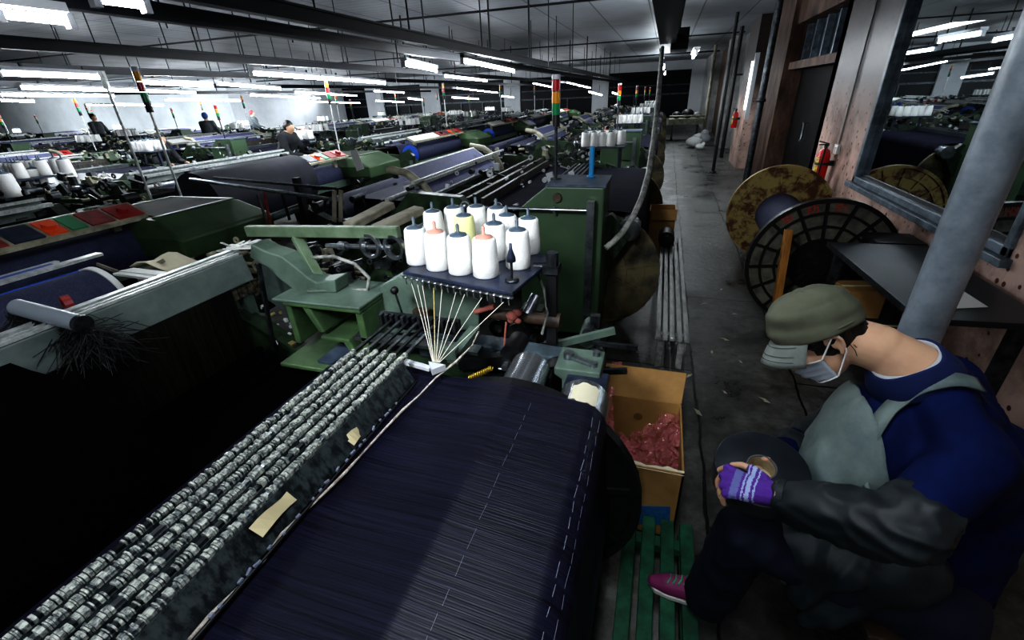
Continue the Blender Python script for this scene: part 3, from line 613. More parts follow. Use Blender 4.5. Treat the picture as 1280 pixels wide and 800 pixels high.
# cone rack at far left
t = thing('yarn_shelf', 'low dark rack carrying big white cones at the edge of the shed', 'rack', (-7.1, 3.4, 0))
obj('shelf', G().box(-8.3, -6.7, 3.0, 4.7, .96, .985), NAVYB, t)
for x in (-8.2, -6.8):
    for y in (3.1, 4.6): obj('leg', G().box(x - .02, x + .02, y - .02, y + .02, 0, .96), BLACK, t)
k_ = 0
for u, v in ((6, 243), (18, 246), (30, 247), (42, 246), (12, 230), (26, 232), (40, 234), (54, 238), (36, 221), (20, 217), (78, 220), (88, 222), (104, 212)):
    p_ = at(u, v, z=.985)
    if -8.25 < p_.x < -6.75 and 3.05 < p_.y < 4.65: place_cone('w', p_, 'big white yarn cone on the low dark rack at the edge of the shed', 'cones on the low dark rack', 1.7)
# ================================================================== the loom in front
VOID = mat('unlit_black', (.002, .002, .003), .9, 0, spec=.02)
A = thing('power_loom', 'closest power loom, with navy warp sheet, steel dropper rows and tray of white cones', 'loom', (-1.6, .1, 0), 'rows of green power looms filling the shed')
del A['group']
Y0, Y1 = -1.0, 1.14
def X(u, v, y): return at(u, v, y=y)
# rollers + beam
g = G().cyl((-.39, Y0, .83), (-.39, 1.36, .83), .075, n=40).cyl((-.39, 1.36, .83), (-.39, 1.40, .83), .03, n=20)
obj('back_roller', g, mat('polished_roller', (.5, .53, .56), .22, .85, col2=(.28, .3, .33), scale=20, stretch=(1, .1, 1)), A)
r2 = obj('tension_roller', G().cyl((-.17, Y0, .79), (-.17, 1.27, .79), .088, n=40).cyl((-.17, 1.27, .79), (-.17, 1.36, .79), .035, n=20), MATS['polished_roller'], A)
g = G(); a0, a1 = -.1, 1.25
vs = []; fs = []; rnd = random.Random(3)
for i in range(7):
    aa = PI*.30 + i*.17; hw = .055 + rnd.uniform(-.018, .012)
    vs += [(-.17 + .0895*math.cos(aa), 1.195 - hw, .79 + .0895*math.sin(aa)), (-.17 + .0895*math.cos(aa), 1.20 + hw*.9, .79 + .0895*math.sin(aa))]
fs = [(2*i, 2*i+2, 2*i+3, 2*i+1) for i in range(6)]
obj('paper_label', G().add(vs, fs, True), PAPER, r2)
wb = obj('warp_beam', G().cyl((-.38, Y0, .45), (-.38, Y1 - .02, .45), .33, n=48), WARP, A)
flange(wb, -.40, Y1 + .02, .45, .445, matr=BLACK); flange(wb, -.40, Y0 - .05, .45, .445, matr=BLACK)
R1, R2 = .078, .0915
path = [(-.055, .44), (-.072, .6), (-.0785, .74)] + arc(-.17, .79, R2, 0, PI*.42, 8) + arc(-.39, .83, R1, PI*.40, PI*.53, 5) + [(-.6, .905), (-.72, .915), (-1.0, .922), (-1.08, .90), (-1.20, .80), (-1.4, .6)]
obj('warp_sheet', G().sheet(path, Y0, Y1, 3), WARP, A)
# a few loose pale threads lying on the warp as separate fine ends
g = G(); rnd = random.Random(5)
for k in range(5):
    yy = rnd.uniform(.25, 1.0)
    g.tube([(-.06, yy, .80), (-.09, yy+.002, .86), (-.17, yy + .004, .884), (-.3, yy + .006, .898), (-.45, yy + .01, .909)], .0005, n=4)
# painted glints: thin broken pale lines standing for highlights along the rollers
gl = mat('pale_lease_thread', (.22, .24, .32), .4)
g = G()
for x, z, w_ in ((-.262, .888, .0006), (-.118, .868, .0009), (-.098, .850, .0006), (-.31, .897, .0005)):
    yy = Y0
    while yy < 1.08:
        L_ = rnd.uniform(.02, .06); g.tube([(x + rnd.uniform(-.002, .002), yy, z + .001), (x + rnd.uniform(-.002, .002), yy + L_, z + .001)], w_, n=5); yy += L_ + rnd.uniform(.004, .03)
o = obj('lease_thread', g, gl, A); o['kind'] = 'stuff'
# dropper rack: six rows of small steel plates on bars
RZ = 1.0; rx = [-.938 + .0372*k for k in range(6)]
DTOP = mat('dropper_steel', (.50, .52, .47), .5, .1, col2=(.07, .085, .09), scale=90, thr=(.40, .60))
for k, x in enumerate(rx):
    g = G(); y = Y0; rnd = random.Random(40 + k)
    while y < 1.10:
        w_ = rnd.choice([.002, .003, .0045, .007, .010]) * rnd.uniform(.8, 1.3)
        if rnd.random() < .9:
            h = rnd.uniform(-.003, .002); lean = rnd.uniform(-.0015, .0015); hw = rnd.uniform(.0088, .0105)
            z0 = RZ - .014; z1 = RZ + h
            g.add([(x-hw, y, z0), (x+hw, y, z0), (x+hw, y+w_, z0), (x-hw, y+w_, z0), (x-hw+lean, y, z1-.004), (x-hw*.5+lean, y, z1), (x+hw*.5+lean, y, z1), (x+hw+lean, y, z1-.004), (x-hw+lean, y+w_, z1-.004), (x-hw*.5+lean, y+w_, z1), (x+hw*.5+lean, y+w_, z1), (x+hw+lean, y+w_, z1-.004)],
                  [(4, 5, 9, 8), (5, 6, 10, 9), (6, 7, 11, 10), (1, 2, 11, 7), (3, 0, 4, 8), (0, 1, 7, 6, 5, 4), (2, 3, 8, 9, 10, 11)])
        y += w_ + rnd.choice([.001, .0015, .003, .007]) * rnd.uniform(.6, 1.2)
    o = obj('dropper_row', g, DTOP, A); o['kind'] = 'stuff'
    obj('dropper_plate_side', G().box(x - .0085, x + .0085, Y0, 1.06, .90, RZ - .014), DROPS, A)
for k in range(6): obj('dropper_bar', G().box(rx[k] - .006, rx[k] + .006, Y0, 1.33, RZ - .014, RZ - .006), STEEL if k % 2 else STEELD, A)
obj('dropper_curtain', G().prism([(rx[5] + .012, Y0, RZ - .012), (rx[5] + .016, Y0, RZ - .012), (rx[5] + .050, Y0, .925), (rx[5] + .040, Y0, .92)], (0, 1.06 - Y0, 0)), mat('curtain_wires', (.05, .065, .07), .5, .2, col2=(.006, .009, .011), scale=60, thr=(.42, .6), stretch=(1, 1, .25)), A)
obj('dropper_curtain', G().box(rx[0] - .02, rx[0] - .008, Y0, 1.06, .90, RZ - .02), DROPS, A)
g = G()
for k in range(14): xx = -.99 + k*.024; g.box(xx, xx + .012, 1.32, 1.345, RZ - .03, RZ + .012)
obj('rack_end_plate', g.box(-1.0, -.66, 1.34, 1.36, RZ - .05, RZ + .01), STEELD, A)
obj('rack_carrier', G().box(-.64, -.60, 1.18, 1.4, .93, .965).box(-.69, -.60, 1.17, 1.2, .95, .99), GREYG, A)
# masking tape tags on the rack
for (u, v), s, rz_ in (((337, 640), .052, .15), ((441, 541), .036, -.2)):
    p = at(u, v, x=rx[5] + .026)
    g = G(); n = 6; vs = []
    for i in range(n):
        t_ = i/(n-1); vs += [(rx[5] + .026 + .006*math.sin(t_*3), p.y - s + 2*s*t_, p.z + .012 + .006*math.sin(5*t_)), (rx[5] + .046 + .004*math.cos(t_*4), p.y - s + 2*s*t_ + .004, p.z - .016 + .005*math.sin(3*t_ + 1))]
    g.add(vs, [(2*i, 2*i+2, 2*i+3, 2*i+1) for i in range(n-1)])
    obj('tape_tag', g, TAPE, A)
# lease rod with row of small white knots
g = G().cyl((-.688, Y0, .932), (-.688, 1.05, .932), .004, n=8); obj('lease_rod', g, BLACK, A)
g = G(); rnd = random.Random(9); y = -.2
while y < .95:
    g.obox((-.688 + rnd.uniform(-.003, .003), y, .939), (.005, rnd.uniform(.006, .016), .005), (0, 0, rnd.uniform(-.4, .4))); y += rnd.uniform(.014, .05)
o = obj('thread_knot', g, MATS['pale_lease_thread'], A); o['kind'] = 'stuff'
# heddles, harness and interior, shade of the inside put into near-black colours
HEDA = thread_mat('dark_heddle_wires', (.001, .001, .001), (.022, .017, .012), (.05, 1, .05), 90, .5)
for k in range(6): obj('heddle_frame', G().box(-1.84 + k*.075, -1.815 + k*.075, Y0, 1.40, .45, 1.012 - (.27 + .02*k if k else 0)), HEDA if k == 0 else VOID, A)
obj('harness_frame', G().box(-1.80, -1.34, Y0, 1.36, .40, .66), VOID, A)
obj('front_beam', G().prism([(-1.81, Y0, 1.015), (-1.835, Y0, 1.135), (-1.875, Y0, 1.135), (-1.85, Y0, 1.005)], (0, 2.53, 0)), GREY, A, .004)
g = G()
for x, z, w_, y_ in ((-1.85, 1.137, .007, 1.52), (-1.885, 1.135, .007, 1.52), (-1.95, 1.13, .016, 1.75)): g.box(x - w_, x + w_, Y0, y_, z, z + .010)
obj('guide_rail', g, BRIGHT, A)
obj('rail_support', G().box(-1.98, -1.86, 1.50, 1.54, .8, 1.13), GREYG, A)
obj('rail_support', G().box(-1.98, -1.86, Y0, Y0 + .04, .8, 1.13), GREYG, A)
obj('reed_cap', G().box(-2.10, -2.06, Y0, 1.5, .98, 1.01), CREAM, A)
# low wooden-brown ladder of the harness on the beam's front edge
g = G(); rnd = random.Random(77)
y = .1
while y < 1.55:
    w_ = rnd.uniform(.012, .05); g.box(-1.868 + rnd.uniform(0, .02), -1.845 + rnd.uniform(0, .012), y, y + w_, .955 - rnd.uniform(0, .05), 1.008 - rnd.uniform(0, .02)); y += w_ + rnd.uniform(.002, .015)
g.box(-1.87, -1.86, 0.05, 1.6, .98, .99)
obj('harness_hook', g, mat('tan_hook', (.22, .19, .14), .5, .2, col2=(.04, .035, .03), scale=40), A)
obj('cloth_sheet', G().sheet([(-2.1, .97), (-2.5, .93)] + [(-2.62, .8)], Y0, 1.35), CLOTH, A)
cr = obj('cloth_roll', G().cyl((-2.84, Y0, .82), (-2.84, 1.45, .82), .20, n=40), CLOTH, A)
obj('selvedge', G().cyl((-2.84, 1.44, .82), (-2.84, 1.47, .82), .208, n=40), WHITEP, cr)
obj('blue_thread', G().tube([(-2.84 + .203*math.cos(1.5 + .45*i/8), -.4 + 1.85*i/8, .82 + .203*math.sin(1.5 + .45*i/8)) for i in range(9)], .004), BLUE, cr)
obj('red_ring', G().lathe([(.03, 0), (.045, 0), (.045, .03), (.03, .03), (.03, 0)], at(80, 383, z=1.0), (.3, 1, 0), 20, False), RED, A)
g = G().box(-3.10, -3.04, Y0, 1.65, 1.02, 1.035).box(-3.2, -3.16, Y0, 1.5, 1.02, 1.03); obj('breast_beam', g, BRIGHT, A)
obj('blue_edge_strip', G().box(-3.155, -3.105, Y0, 1.45, 1.02, 1.032), BLUE, A)
# main frames
for y in (-1.25, 1.44):
    poly = [(-3.25, y, 0), (-2.95, y, 0), (-2.8, y, .4), (-1.2, y, .35), (-1.1, y, 0), (-.8, y, 0), (-.7, y, .35), (-.5, y, .3), (-.45, y, 0), (-.2, y, 0), (-.18, y, .6), (-.55, y, .72), (-1.05, y, .72), (-1.6, y, .70), (-1.9, y, .86), (-2.6, y, .82), (-3.0, y, .85), (-3.3, y, .8)]
    obj('side_frame', G().prism(poly, (0, .08, 0)), GREEN, A)
# swept arm casting
yA = 1.5
arm = [(313, 305), (330, 314), (352, 321), (370, 335), (384, 347), (395, 353), (418, 350), (420, 366), (398, 367), (372, 366), (350, 350), (335, 335), (322, 328), (312, 322)]
obj('swept_arm', G().prism([X(u, v, yA) for u, v in arm], (0, .10, 0)), GREYG, A, .006)
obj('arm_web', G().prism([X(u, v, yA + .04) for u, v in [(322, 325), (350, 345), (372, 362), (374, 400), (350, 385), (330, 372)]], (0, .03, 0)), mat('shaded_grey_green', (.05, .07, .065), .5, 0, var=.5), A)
# pocketed box casting
bx0, bx1, by0, by1, bz0, bz1 = -1.53, -1.13, 1.40, 1.66, .75, .985
g = G().box(bx0, bx1, by0 - .01, by1, bz1 - .02, bz1).box(bx1 - .035, bx1, by0, by1, bz0 - .02, bz1 - .02).box(bx0, bx0 + .03, by0, by1, bz0 + .02, bz1 - .02)
g.box(bx0, bx1, by1 - .03, by1, bz0 - .05, bz1 - .02).prism([(bx0 + .09, by0, bz1 - .02), (bx0 + .13, by0, bz1 - .02), (bx0 + .18, by0, bz1 - .14), (bx0 + .15, by0, bz1 - .14)], (0, .24, 0))
g.prism([(bx0 + .15, by0, bz1 - .16), (bx1 - .1, by0, bz1 - .16), (bx1 - .07, by0, bz1 - .24), (bx1 - .10, by0, bz1 - .24), (bx1 - .13, by0, bz1 - .18), (bx0 + .15, by0, bz1 - .18)], (0, .24, 0))
g.box(bx0 - .02, bx1, by0 - .10, by1, bz0 - .05, bz0 - .03)
obj('box_casting', g, mat('bright_green_enamel', (.085, .15, .065), .38, 0, col2=(.05, .085, .045), scale=7, bump=.1), A, .006)
obj('casting_top', G().box(bx0 - .05, bx1 + .005, by0 - .015, by1 + .01, bz1, bz1 + .012).obox((-1.42, 1.5, bz1 + .018), (.09, .03, .012), (0, 0, .3)), GREYG, A, .004)
obj('bearing_ring', G().ring((-1.28, by1 - .07, .92), (0, 1, 0), .03, .058, .04).cyl((-1.28, by1 - .05, .92), (-1.28, by1 - .02, .92), .03), BLACK, A)
obj('pan', G().box(bx0 + .16, bx1 - .11, by0 - .06, by1 - .04, bz0 - .03, bz0 - .015), BLUEG, A)
obj('casting_bolt', G().cyl((bx1 - .05, by0 + .04, bz0 - .03), (bx1 - .05, by0 + .04, bz0), .018, n=6), STEELD, A)
# grey-green gear cover plate with lever
cov = [(474, 358), (498, 345), (530, 350), (566, 362), (600, 374), (598, 412), (560, 414), (545, 415), (476, 418)]
obj('gear_cover', G().prism([X(u, v, 1.56) for u, v in cov], (0, .12, 0)), GREYG, A, .006)
b0, b1 = X(493, 363, 1.44), X(508, 408, 1.44)
obj('shift_lever', G().cyl(b0, b1, .0045).sph(b1, .02, sc=(1.3, 1, .8)), STEELD, A)
obj('lever_ball', G().sph(b0, .017, 18, 12), BLACK, A)
obj('ledge', G().box(-1.2, -.62, 1.40, 1.46, .83, .845), STEEL, A)
obj('bracket_plate', G().box(-.95, -.88, 1.50, 1.54, .87, .95), RUST, A)
# T bar with hoops
tb = obj('cross_bar', G().bar((-1.86, 1.62, 1.225), (-1.03, 1.62, 1.255), .035, .05).bar((-1.58, 1.62, 1.21), (-1.42, 1.55, .99), .045, .03), mat('bar_green', (.14, .19, .13), .4, 0, col2=(.08, .12, .07), scale=8), A, .004)
for x in (-1.18, -1.06): obj('thread_hoop', G().ring((x, 1.60, 1.19), (.15, 1, 0), .042, .055, .022, 28), STEEL, A)
obj('hoop_spring', G().cyl((-1.42, 1.62, 1.175), (-1.08, 1.62, 1.185), .011).cyl((-1.35, 1.62, 1.178), (-1.31, 1.62, 1.178), .02).cyl((-1.22, 1.62, 1.18), (-1.2, 1.62, 1.18), .022), STEEL, A)
for p, q in (((436, 283), (487, 256)), ((470, 287), (525, 262))):
    a_ = at(*p, z=1.12); c_ = at(*q, z=1.17); obj('flat_lever', G().bar(a_, c_, .095, .045), TAN, A, .008)
obj('sweep_cable', G().tube([(-1.5, 1.6, 1.12), (-1.36, 1.58, 1.14), (-1.24, 1.56, 1.12), (-1.18, 1.56, 1.06), (-1.2, 1.56, 1.0), (-1.28, 1.56, .99)], .008), HOSE, A)
# long beam beside rollers, gearbox, brackets
obj('rear_beam', G().prism([(-.95, 1.50, .84), (-.16, 1.50, .80), (-.16, 1.50, .70), (-.95, 1.50, .72)], (0, .09, 0)), mat('blue_casting', (.09, .125, .15), .4, 0, col2=(.035, .05, .06), scale=8), A, .01)
obj('beam_end_bracket', G().prism([(-.30, 1.36, .85), (-.13, 1.36, .85), (-.13, 1.36, .79), (-.20, 1.36, .77), (-.24, 1.36, .66), (-.27, 1.36, .66), (-.27, 1.36, .80), (-.30, 1.36, .82)], (0, .16, 0)), GREYG, A, .005)
obj('bracket_bolt', G().cyl((-.16, 1.40, .85), (-.16, 1.40, .868), .015, n=6).cyl((-.16, 1.48, .85), (-.16, 1.48, .868), .015, n=6).cyl((-.26, 1.44, .85), (-.26, 1.44, .875), .02, n=10).bar((-.26, 1.44, .86), (-.16, 1.4, .86), .02, .01), STEEL, A)
obj('bearing_block', G().box(-.25, -.10, 1.28, 1.40, .70, .83).cyl((-.14, 1.30, .83), (-.14, 1.30, .845), .018, n=8).cyl((-.21, 1.30, .83), (-.21, 1.30, .845), .018, n=8), NAVYB, A, .006)
obj('bearing_block', G().box(-.47, -.31, 1.36, 1.46, .70, .80), BLACK, A, .006)
obj('rusty_shaft', G().cyl((-.86, 1.60, .93), (-.36, 1.62, .91), .026).cyl((-.40, 1.62, .912), (-.33, 1.62, .909), .033), RUST, A)
obj('clamp', G().cyl((-.50, 1.45, .82), (-.50, 1.58, .82), .042, n=20).cyl((-.50, 1.40, .81), (-.50, 1.46, .81), .026).bar((-.72, 1.44, .76), (-.50, 1.46, .80), .05, .05), BLACK, A)
obj('clamp_nut', G().cyl((-.50, 1.37, .81), (-.50, 1.40, .81), .014, n=6).cyl((-.53, 1.39, .79), (-.47, 1.39, .79), .006), STEEL, A)
obj('tensioner_drum', G().cyl((-.30, 1.42, .74), (-.30, 1.5, .74), .075, n=24), BLACK, A)
n_ = 60; s0 = at(586, 473, z=.88); s1 = at(615, 460, z=.88)
sp = [s0.lerp(s1, i/n_) + V((.0, .010*math.cos(i*1.15), .010*math.sin(i*1.15))) for i in range(n_ + 1)]
obj('brass_spring', G().tube(sp, .0022, n=5), GOLD, A)
rg = at(640, 395, y=1.55)
g = G(); mbs = [(0, 0, 0, .022), (.02, .01, .012, .018), (-.005, 0, -.02, .014), (.025, 0, -.02, .013)]
for a_, b_, c_, r_ in mbs: g.sph(rg + V((a_, b_, c_)), r_, 10, 7, (1.2, .8, 1))
obj('red_rag', g.bar(rg + V((-.02, -.02, -.02)), rg + V((-.025, -.05, -.13)), .008, .003), mat('faded_red_cloth', (.30, .10, .08), .8, 0, bump=.5, scale=60), A)
obj('red_handle', G().cyl(at(594, 390, y=1.55), at(618, 383, y=1.55), .011), MATS['faded_red_cloth'], A)
obj('slotted_cylinder', G().cyl((-.47, 1.62, .93), (-.44, 1.66, 1.0), .026, n=12), STEEL, A)
def clut(name, m, seed, *a):
    g = G(); rnd_ = random.Random(seed); clutter(g, rnd_, *a)
    x0, x1, y0, y1, z0, z1 = a[:6]; g.cyl((x0 - .02, (y0+y1)/2, z0 + .02), (x1 + .02, (y0+y1)/2, z0 + .02), .012, n=8).cyl((x0 - .02, y1, z0 - .05), (x1 + .02, y1, z0 - .05), .02, n=8)
    return obj(name, g, m, A)
clut('gear_train', STEELD, 1, -.9, -.15, 1.58, 1.85, .60, .82, 40, .03, .10)
clut('gear_train', GREYG, 2, -.7, -.2, 1.6, 1.9, .55, .80, 12, .05, .12)
clut('linkage', STEELD, 3, -1.95, -1.0, 1.70, 2.05, .80, 1.06, 60, .025, .09)
clut('linkage', TAN, 4, -1.9, -1.55, 1.70, 2.0, .9, 1.08, 14, .025, .07)
clut('linkage', STEEL, 5, -1.9, -1.1, 1.68, 1.95, .88, 1.04, 26, .012, .04)
clut('linkage', mat('yellowed_brass', (.4, .33, .16), .4, .5), 8, -1.86, -1.6, 1.44, 1.6, .62, .86, 10, .012, .035)
clut('linkage', BRIGHT, 9, -1.86, -1.6, 1.44, 1.6, .66, .88, 14, .010, .03)
obj('diagonal_rod', G().bar(X(323, 330, 1.42), X(343, 438, 1.42), .018, .012), STEELD, A)
obj('cross_rod', G().cyl((-1.8, 1.38, .60), (-1.1, 1.34, .63), .010), STEEL, A)
# second green machine body behind, under the T bar
clut('rear_casting', GREEN, 6, -2.9, -1.2, 1.9, 2.4, .55, .95, 26, .08, .26)
clut('rear_linkage', CREAM, 12, -2.6, -1.3, 1.8, 2.3, .85, 1.0, 14, .02, .07)
clut('rear_linkage', TAN, 13, -2.9, -2.1, 1.5, 2.1, .85, .98, 16, .02, .08)
# creel tray + its posts
tc_ = [V((-.93, 1.445, 0)), V((-.44, 1.335, 0)), V((-.375, 1.745, 0)), V((-.90, 1.85, 0))]
tray = obj('cone_tray', G().prism([p + V((0, 0, 1.135)) for p in tc_], (0, 0, .015)), NAVYB, A, .003)
g = G()
for k in range(17):
    p = tc_[0].lerp(tc_[1], (k + .5)/17); g.lathe([(.004, 0), (.009, 0), (.009, -.006), (.004, -.006), (.004, 0)], p + V((0, -.004, 1.132)), n=8).tube([p + V((0, 0, 1.13)), p + V((0, -.008, 1.115)), p + V((0, -.004, 1.10))], .003, n=5)
o = obj('thread_eyelet', g.bar(tc_[0] + V((0, 0, 1.128)), tc_[1] + V((0, 0, 1.128)), .012, .006), STEEL, tray); o['kind'] = 'stuff'
post = G().box(-.385, -.345, 1.60, 1.64, .80, 1.20); obj('tray_post', post, BLACK, A)
obj('post_clamp', G().cyl((-.44, 1.62, 1.14), (-.36, 1.62, 1.14), .022, n=12).box(-.40, -.335, 1.585, 1.65, 1.125, 1.155).cyl((-.365, 1.62, 1.15), (-.365, 1.62, 1.205), .024, n=12), STEELD, A)
obj('cable', G().tube([(-.45, 1.66, 1.13), (-.40, 1.62, 1.05), (-.38, 1.60, .95), (-.40, 1.58, .86)], .006), HOSE, A)
obj('tray_leg', G().cyl((-.85, 1.7, .6), (-.85, 1.7, 1.135), .014), BLACK, A)
# white thread guide and threads fanning up to the tray
gp = at(545, 462, z=.945)
obj('thread_guide', G().prism([gp + V((-.03, .01, .0)), gp + V((.035, .005, 0)), gp + V((.004, -.035, 0))], (0, 0, .022)).bar(gp + V((-.13, .02, 0)), gp + V((-.02, 0, 0)), .02, .012), TUBC, A)
gt = gp + V((0, 0, .022)); TH = mat('creel_thread', (.6, .57, .5), .7)
for k, f_ in enumerate((.09, .15, .20, .31, .39, .52, .60, .75, .93)):
    e = tc_[0].lerp(tc_[1], f_) + V((0, -.01, 1.11)); obj('creel_thread', G().tube([gt + V((.003*(k - 4), .006, .004)), gt.lerp(e, .5) + V((0, 0, -.004)), e], .0014, n=6), TH if k != 3 else mat('tan_thread', (.6, .5, .22), .7), A)
cp = [(236, 800), (262, 770), (300, 732), (330, 700), (352, 668), (385, 636), (410, 612), (432, 590), (452, 568), (480, 537), (503, 513), (524, 494), (545, 472), (570, 452), (590, 432), (598, 415)]
pts = [at(u, v, z=.93 + (.03 if i > 12 else 0)) for i, (u, v) in enumerate(cp)]
o = solo('cotton_rope', 'frayed white cord lying across the navy warp below the cone rack', 'cord', G().tube(pts, .0035, n=6, rs=[.0035 + .001*math.sin(i*2.1) for i in range(len(pts))]), ROPE)
o['category'] = 'cord'
# cones on the near tray
near_c = [('w', 524, 330, 'white yarn cone at the front corner of the near tray, beside the green cross bar'), ('p', 549, 337, 'white yarn cone with pinkish tip, front row of the near tray, second from the corner'),
          ('w', 577, 342, 'fat white yarn cone in the middle of the front row of the near tray'), ('p', 608, 346, 'white yarn cone with flat pink tip at the end of the front row'),
          ('w', 545, 305, 'white yarn cone in the second row of the near tray, behind the corner cone'), ('w', 566, 300, 'white yarn cone at the back corner of the near tray'),
          ('w', 594, 298, 'white yarn cone in the back row beside the steel joint'), ('y', 583, 312, 'pale yellow yarn cone among the white ones on the near tray'),
          ('w', 618, 300, 'white yarn cone in the back row, directly before the green cabinet'), ('w', 620, 325, 'white yarn cone behind the pink flat-tipped one'),
          ('w', 648, 335, 'white yarn cone standing behind the empty spindle'), ('w', 661, 317, 'white yarn cone at the outer rear corner of the near tray'), ('w', 635, 312, 'white yarn cone in the third row, between the cabinet and the yellow one')]
placed = []
for k, u, v, lab in near_c:
    p = at(u, v - 2, z=1.15)
    for _ in range(30):
        for q in placed:
            d_ = p - q
            if d_.length < .108: p = p + d_.normalized() * (.109 - d_.length)
    placed.append(p); place_cone(k, p, lab, None, 1.02)
pe = at(640, 351, z=1.15)
t = thing('cone_spindle', 'empty dark spindle with round foot at the front edge of the near tray', 'spindle', pe)
obj('foot', G().lathe([(0, 0), (.026, 0), (.026, .006), (.01, .010), (0, .01)], pe), STEELD, t); obj('rod', G().cyl(pe, pe + V((0, 0, .12)), .005), STEELD, t)
obj('cone_holder', G().lathe([(.006, .07), (.017, .075), (.016, .09), (.006, .12), (.005, .14), (0, .14)], pe), NAVYB, t)
# light tube end with black yarn tassel on the left
a_ = at(22, 384, d=2.25); c_ = at(100, 404, d=2.0)
t = thing('white_tube', 'pale round tube end wrapped with black yarn tassels at the edge of the near loom', 'tube', (a_ + c_)/2)
obj('tube', G().cyl(a_, c_, .028, n=20), mat('frosted_tube', (.22, .25, .28), .35), t)
obj('cap', G().cyl(c_, c_ + (c_ - a_)*.06, .029, n=20), STEELD, t)
g = G(); rnd = random.Random(8)
for k in range(900):
    s_ = a_.lerp(c_, rnd.uniform(-.2, 1.15)) + V((rnd.uniform(-.02, .02), rnd.uniform(-.02, .02), rnd.uniform(-.05, -.02))); d_ = V((rnd.gauss(.035, .04), rnd.gauss(.02, .05), rnd.uniform(-.14, -.02)))
    g.tube([s_, s_ + d_*.5 + V((rnd.uniform(-.02, .02),)*3), s_ + d_], .0016, n=4, cap=False)
o = obj('yarn_tassel', g, BLACK, t); o['kind'] = 'stuff'
# black sheet added over the harness to stand for its shade
g = G(); vs = []; fs = []; n = 14
for i in range(n):
    for j in range(8):
        x = -2.20 + .115*j; y = -.9 + 1.66*i/(n-1); vs.append((x, y, 1.165 - .022*j + .03*mnoise.noise(V((x*6, y*5, 0))) - (.25 if i == n-1 else 0) - (.3 if j == 7 else 0)))
fs = [(i*8+j, i*8+j+1, (i+1)*8+j+1, (i+1)*8+j) for i in range(n-1) for j in range(7)]
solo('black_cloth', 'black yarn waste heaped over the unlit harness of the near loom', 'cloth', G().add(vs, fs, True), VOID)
# things lying on the rear of the near loom
p = at(201, 330, z=1.0)
g = G(); vs = []
for i in range(5):
    for j in range(5): vs.append((p.x - .11 + .055*i, p.y - .09 + .045*j + .01*i, p.z + .03*math.sin(i*1.1) + .01*math.cos(j*1.7)))
g.add(vs, [(i*5+j, (i+1)*5+j, (i+1)*5+j+1, i*5+j+1) for i in range(4) for j in range(4)], True)
o = solo('paper_sheet', 'creased cream paper lying on the machine behind the near cloth roll', 'paper', g, PAPER); m_ = o.modifiers.new('thick', 'SOLIDIFY'); m_.thickness = .004
g = G(); rnd = random.Random(14); p = at(292, 310, z=1.15)
for k in range(16): q = p + V((rnd.uniform(-.05, .05), rnd.uniform(-.05, .05), rnd.uniform(0, .012))); d_ = V((rnd.uniform(-.02, .14), rnd.uniform(-.05, .08), rnd.uniform(-.005, .03))); g.bar(q, q + d_, rnd.uniform(.008, .022), .004)
solo('white_rag', 'torn white rag strips lying on the end of the pale rails', 'rag', g, WHITEP)
g = G(); p = at(150, 345, z=.98); q = at(215, 350, z=1.05)
solo('white_cloth', 'folded white cloth strip tucked beside the navy cloth roll', 'cloth', G().prism([p + V((-.05, 0, 0)), p + V((.03, .05, .01)), q + V((.03, .02, 0)), q + V((-.04, -.03, 0))], (0, 0, .012)).prism([p + V((-.03, .02, .012)), p + V((.03, .06, .02)), q + V((.0, .04, .012)), q + V((-.05, .0, .012))], (0, 0, .008)), WHITEP)

# ================================================================== aisle things
# slatted bench
def slat_bench(name, label, x0, x1, y0, y1, z, n, m, cat='bench', gap=.4):
    t = thing(name, label, cat, ((x0+x1)/2, (y0+y1)/2, 0)); w_ = (x1-x0)/(n - gap + gap*0) ; w_ = (x1-x0)/(n + (n-1)*gap)
    for k in range(n):
        xx = x0 + k*w_*(1+gap); obj('slat', G().box(xx, xx + w_, y0, y1, z - .022, z), m, t, .003)
    for yy in (y0 + .08, y1 - .12): obj('cross_bearer', G().box(x0, x1, yy, yy + .05, z - .06, z - .022), m, t)
    if z > .2:
        for yy in (y0 + .08, y1 - .12):
            for xx in (x0 + .02, x1 - .06): obj('leg', G().box(xx, xx + .04, yy, yy + .05, 0, z - .06), m, t)
    else:
        for xx in (x0, x1 - .05): obj('runner', G().box(xx, xx + .05, y0, y1, 0, z - .06), m, t)
    return t
SLG = mat('worn_grey_slat', (.36, .37, .35), .5, 0, col2=(.12, .125, .12), scale=14, stretch=(1, .2, 1))
slat_bench('slatted_bench', 'long narrow grey slatted bench in the aisle beside the green cabinet', .085, .30, 2.75, 5.1, .28, 5, SLG)
slat_bench('slatted_platform', 'low green painted slatted platform under the cardboard box', .005, .28, .35, 1.42, .12, 4, SLAT, 'platform', .45)
# cardboard box behind bench + black box
def box_walls(x0, x1, y0, y1, z0, z1, th=.008):
    return G().box(x0, x1, y0, y1, z0, z0 + th).box(x0, x0 + th, y0, y1, z0, z1).box(x1 - th, x1, y0, y1, z0, z1).box(x0, x1, y0, y0 + th, z0, z1).box(x0, x1, y1 - th, y1, z0, z1)
p = at(822, 262, y=4.2)
t = thing('cardboard_box', 'small brown cardboard box standing at the far end of the slatted bench', 'box', (.08, 5.3, 0))
obj('box_wall', box_walls(-.06, .22, 5.2, 5.55, 0, .55), CARD, t); obj('box_flap', G().obox((.1, 5.15, .52), (.26, .008, .12), (-.5, 0, 0)), CARD, t)
o = solo('motor', 'small black round motor lying on the far end of the slatted bench', 'motor', G().cyl((.14, 4.75, .36), (.14, 4.95, .36), .08, n=20).cyl((.14, 4.70, .36), (.14, 4.75, .36), .055, n=16).box(.08, .2, 4.78, 4.92, .28, .31), BLACK)
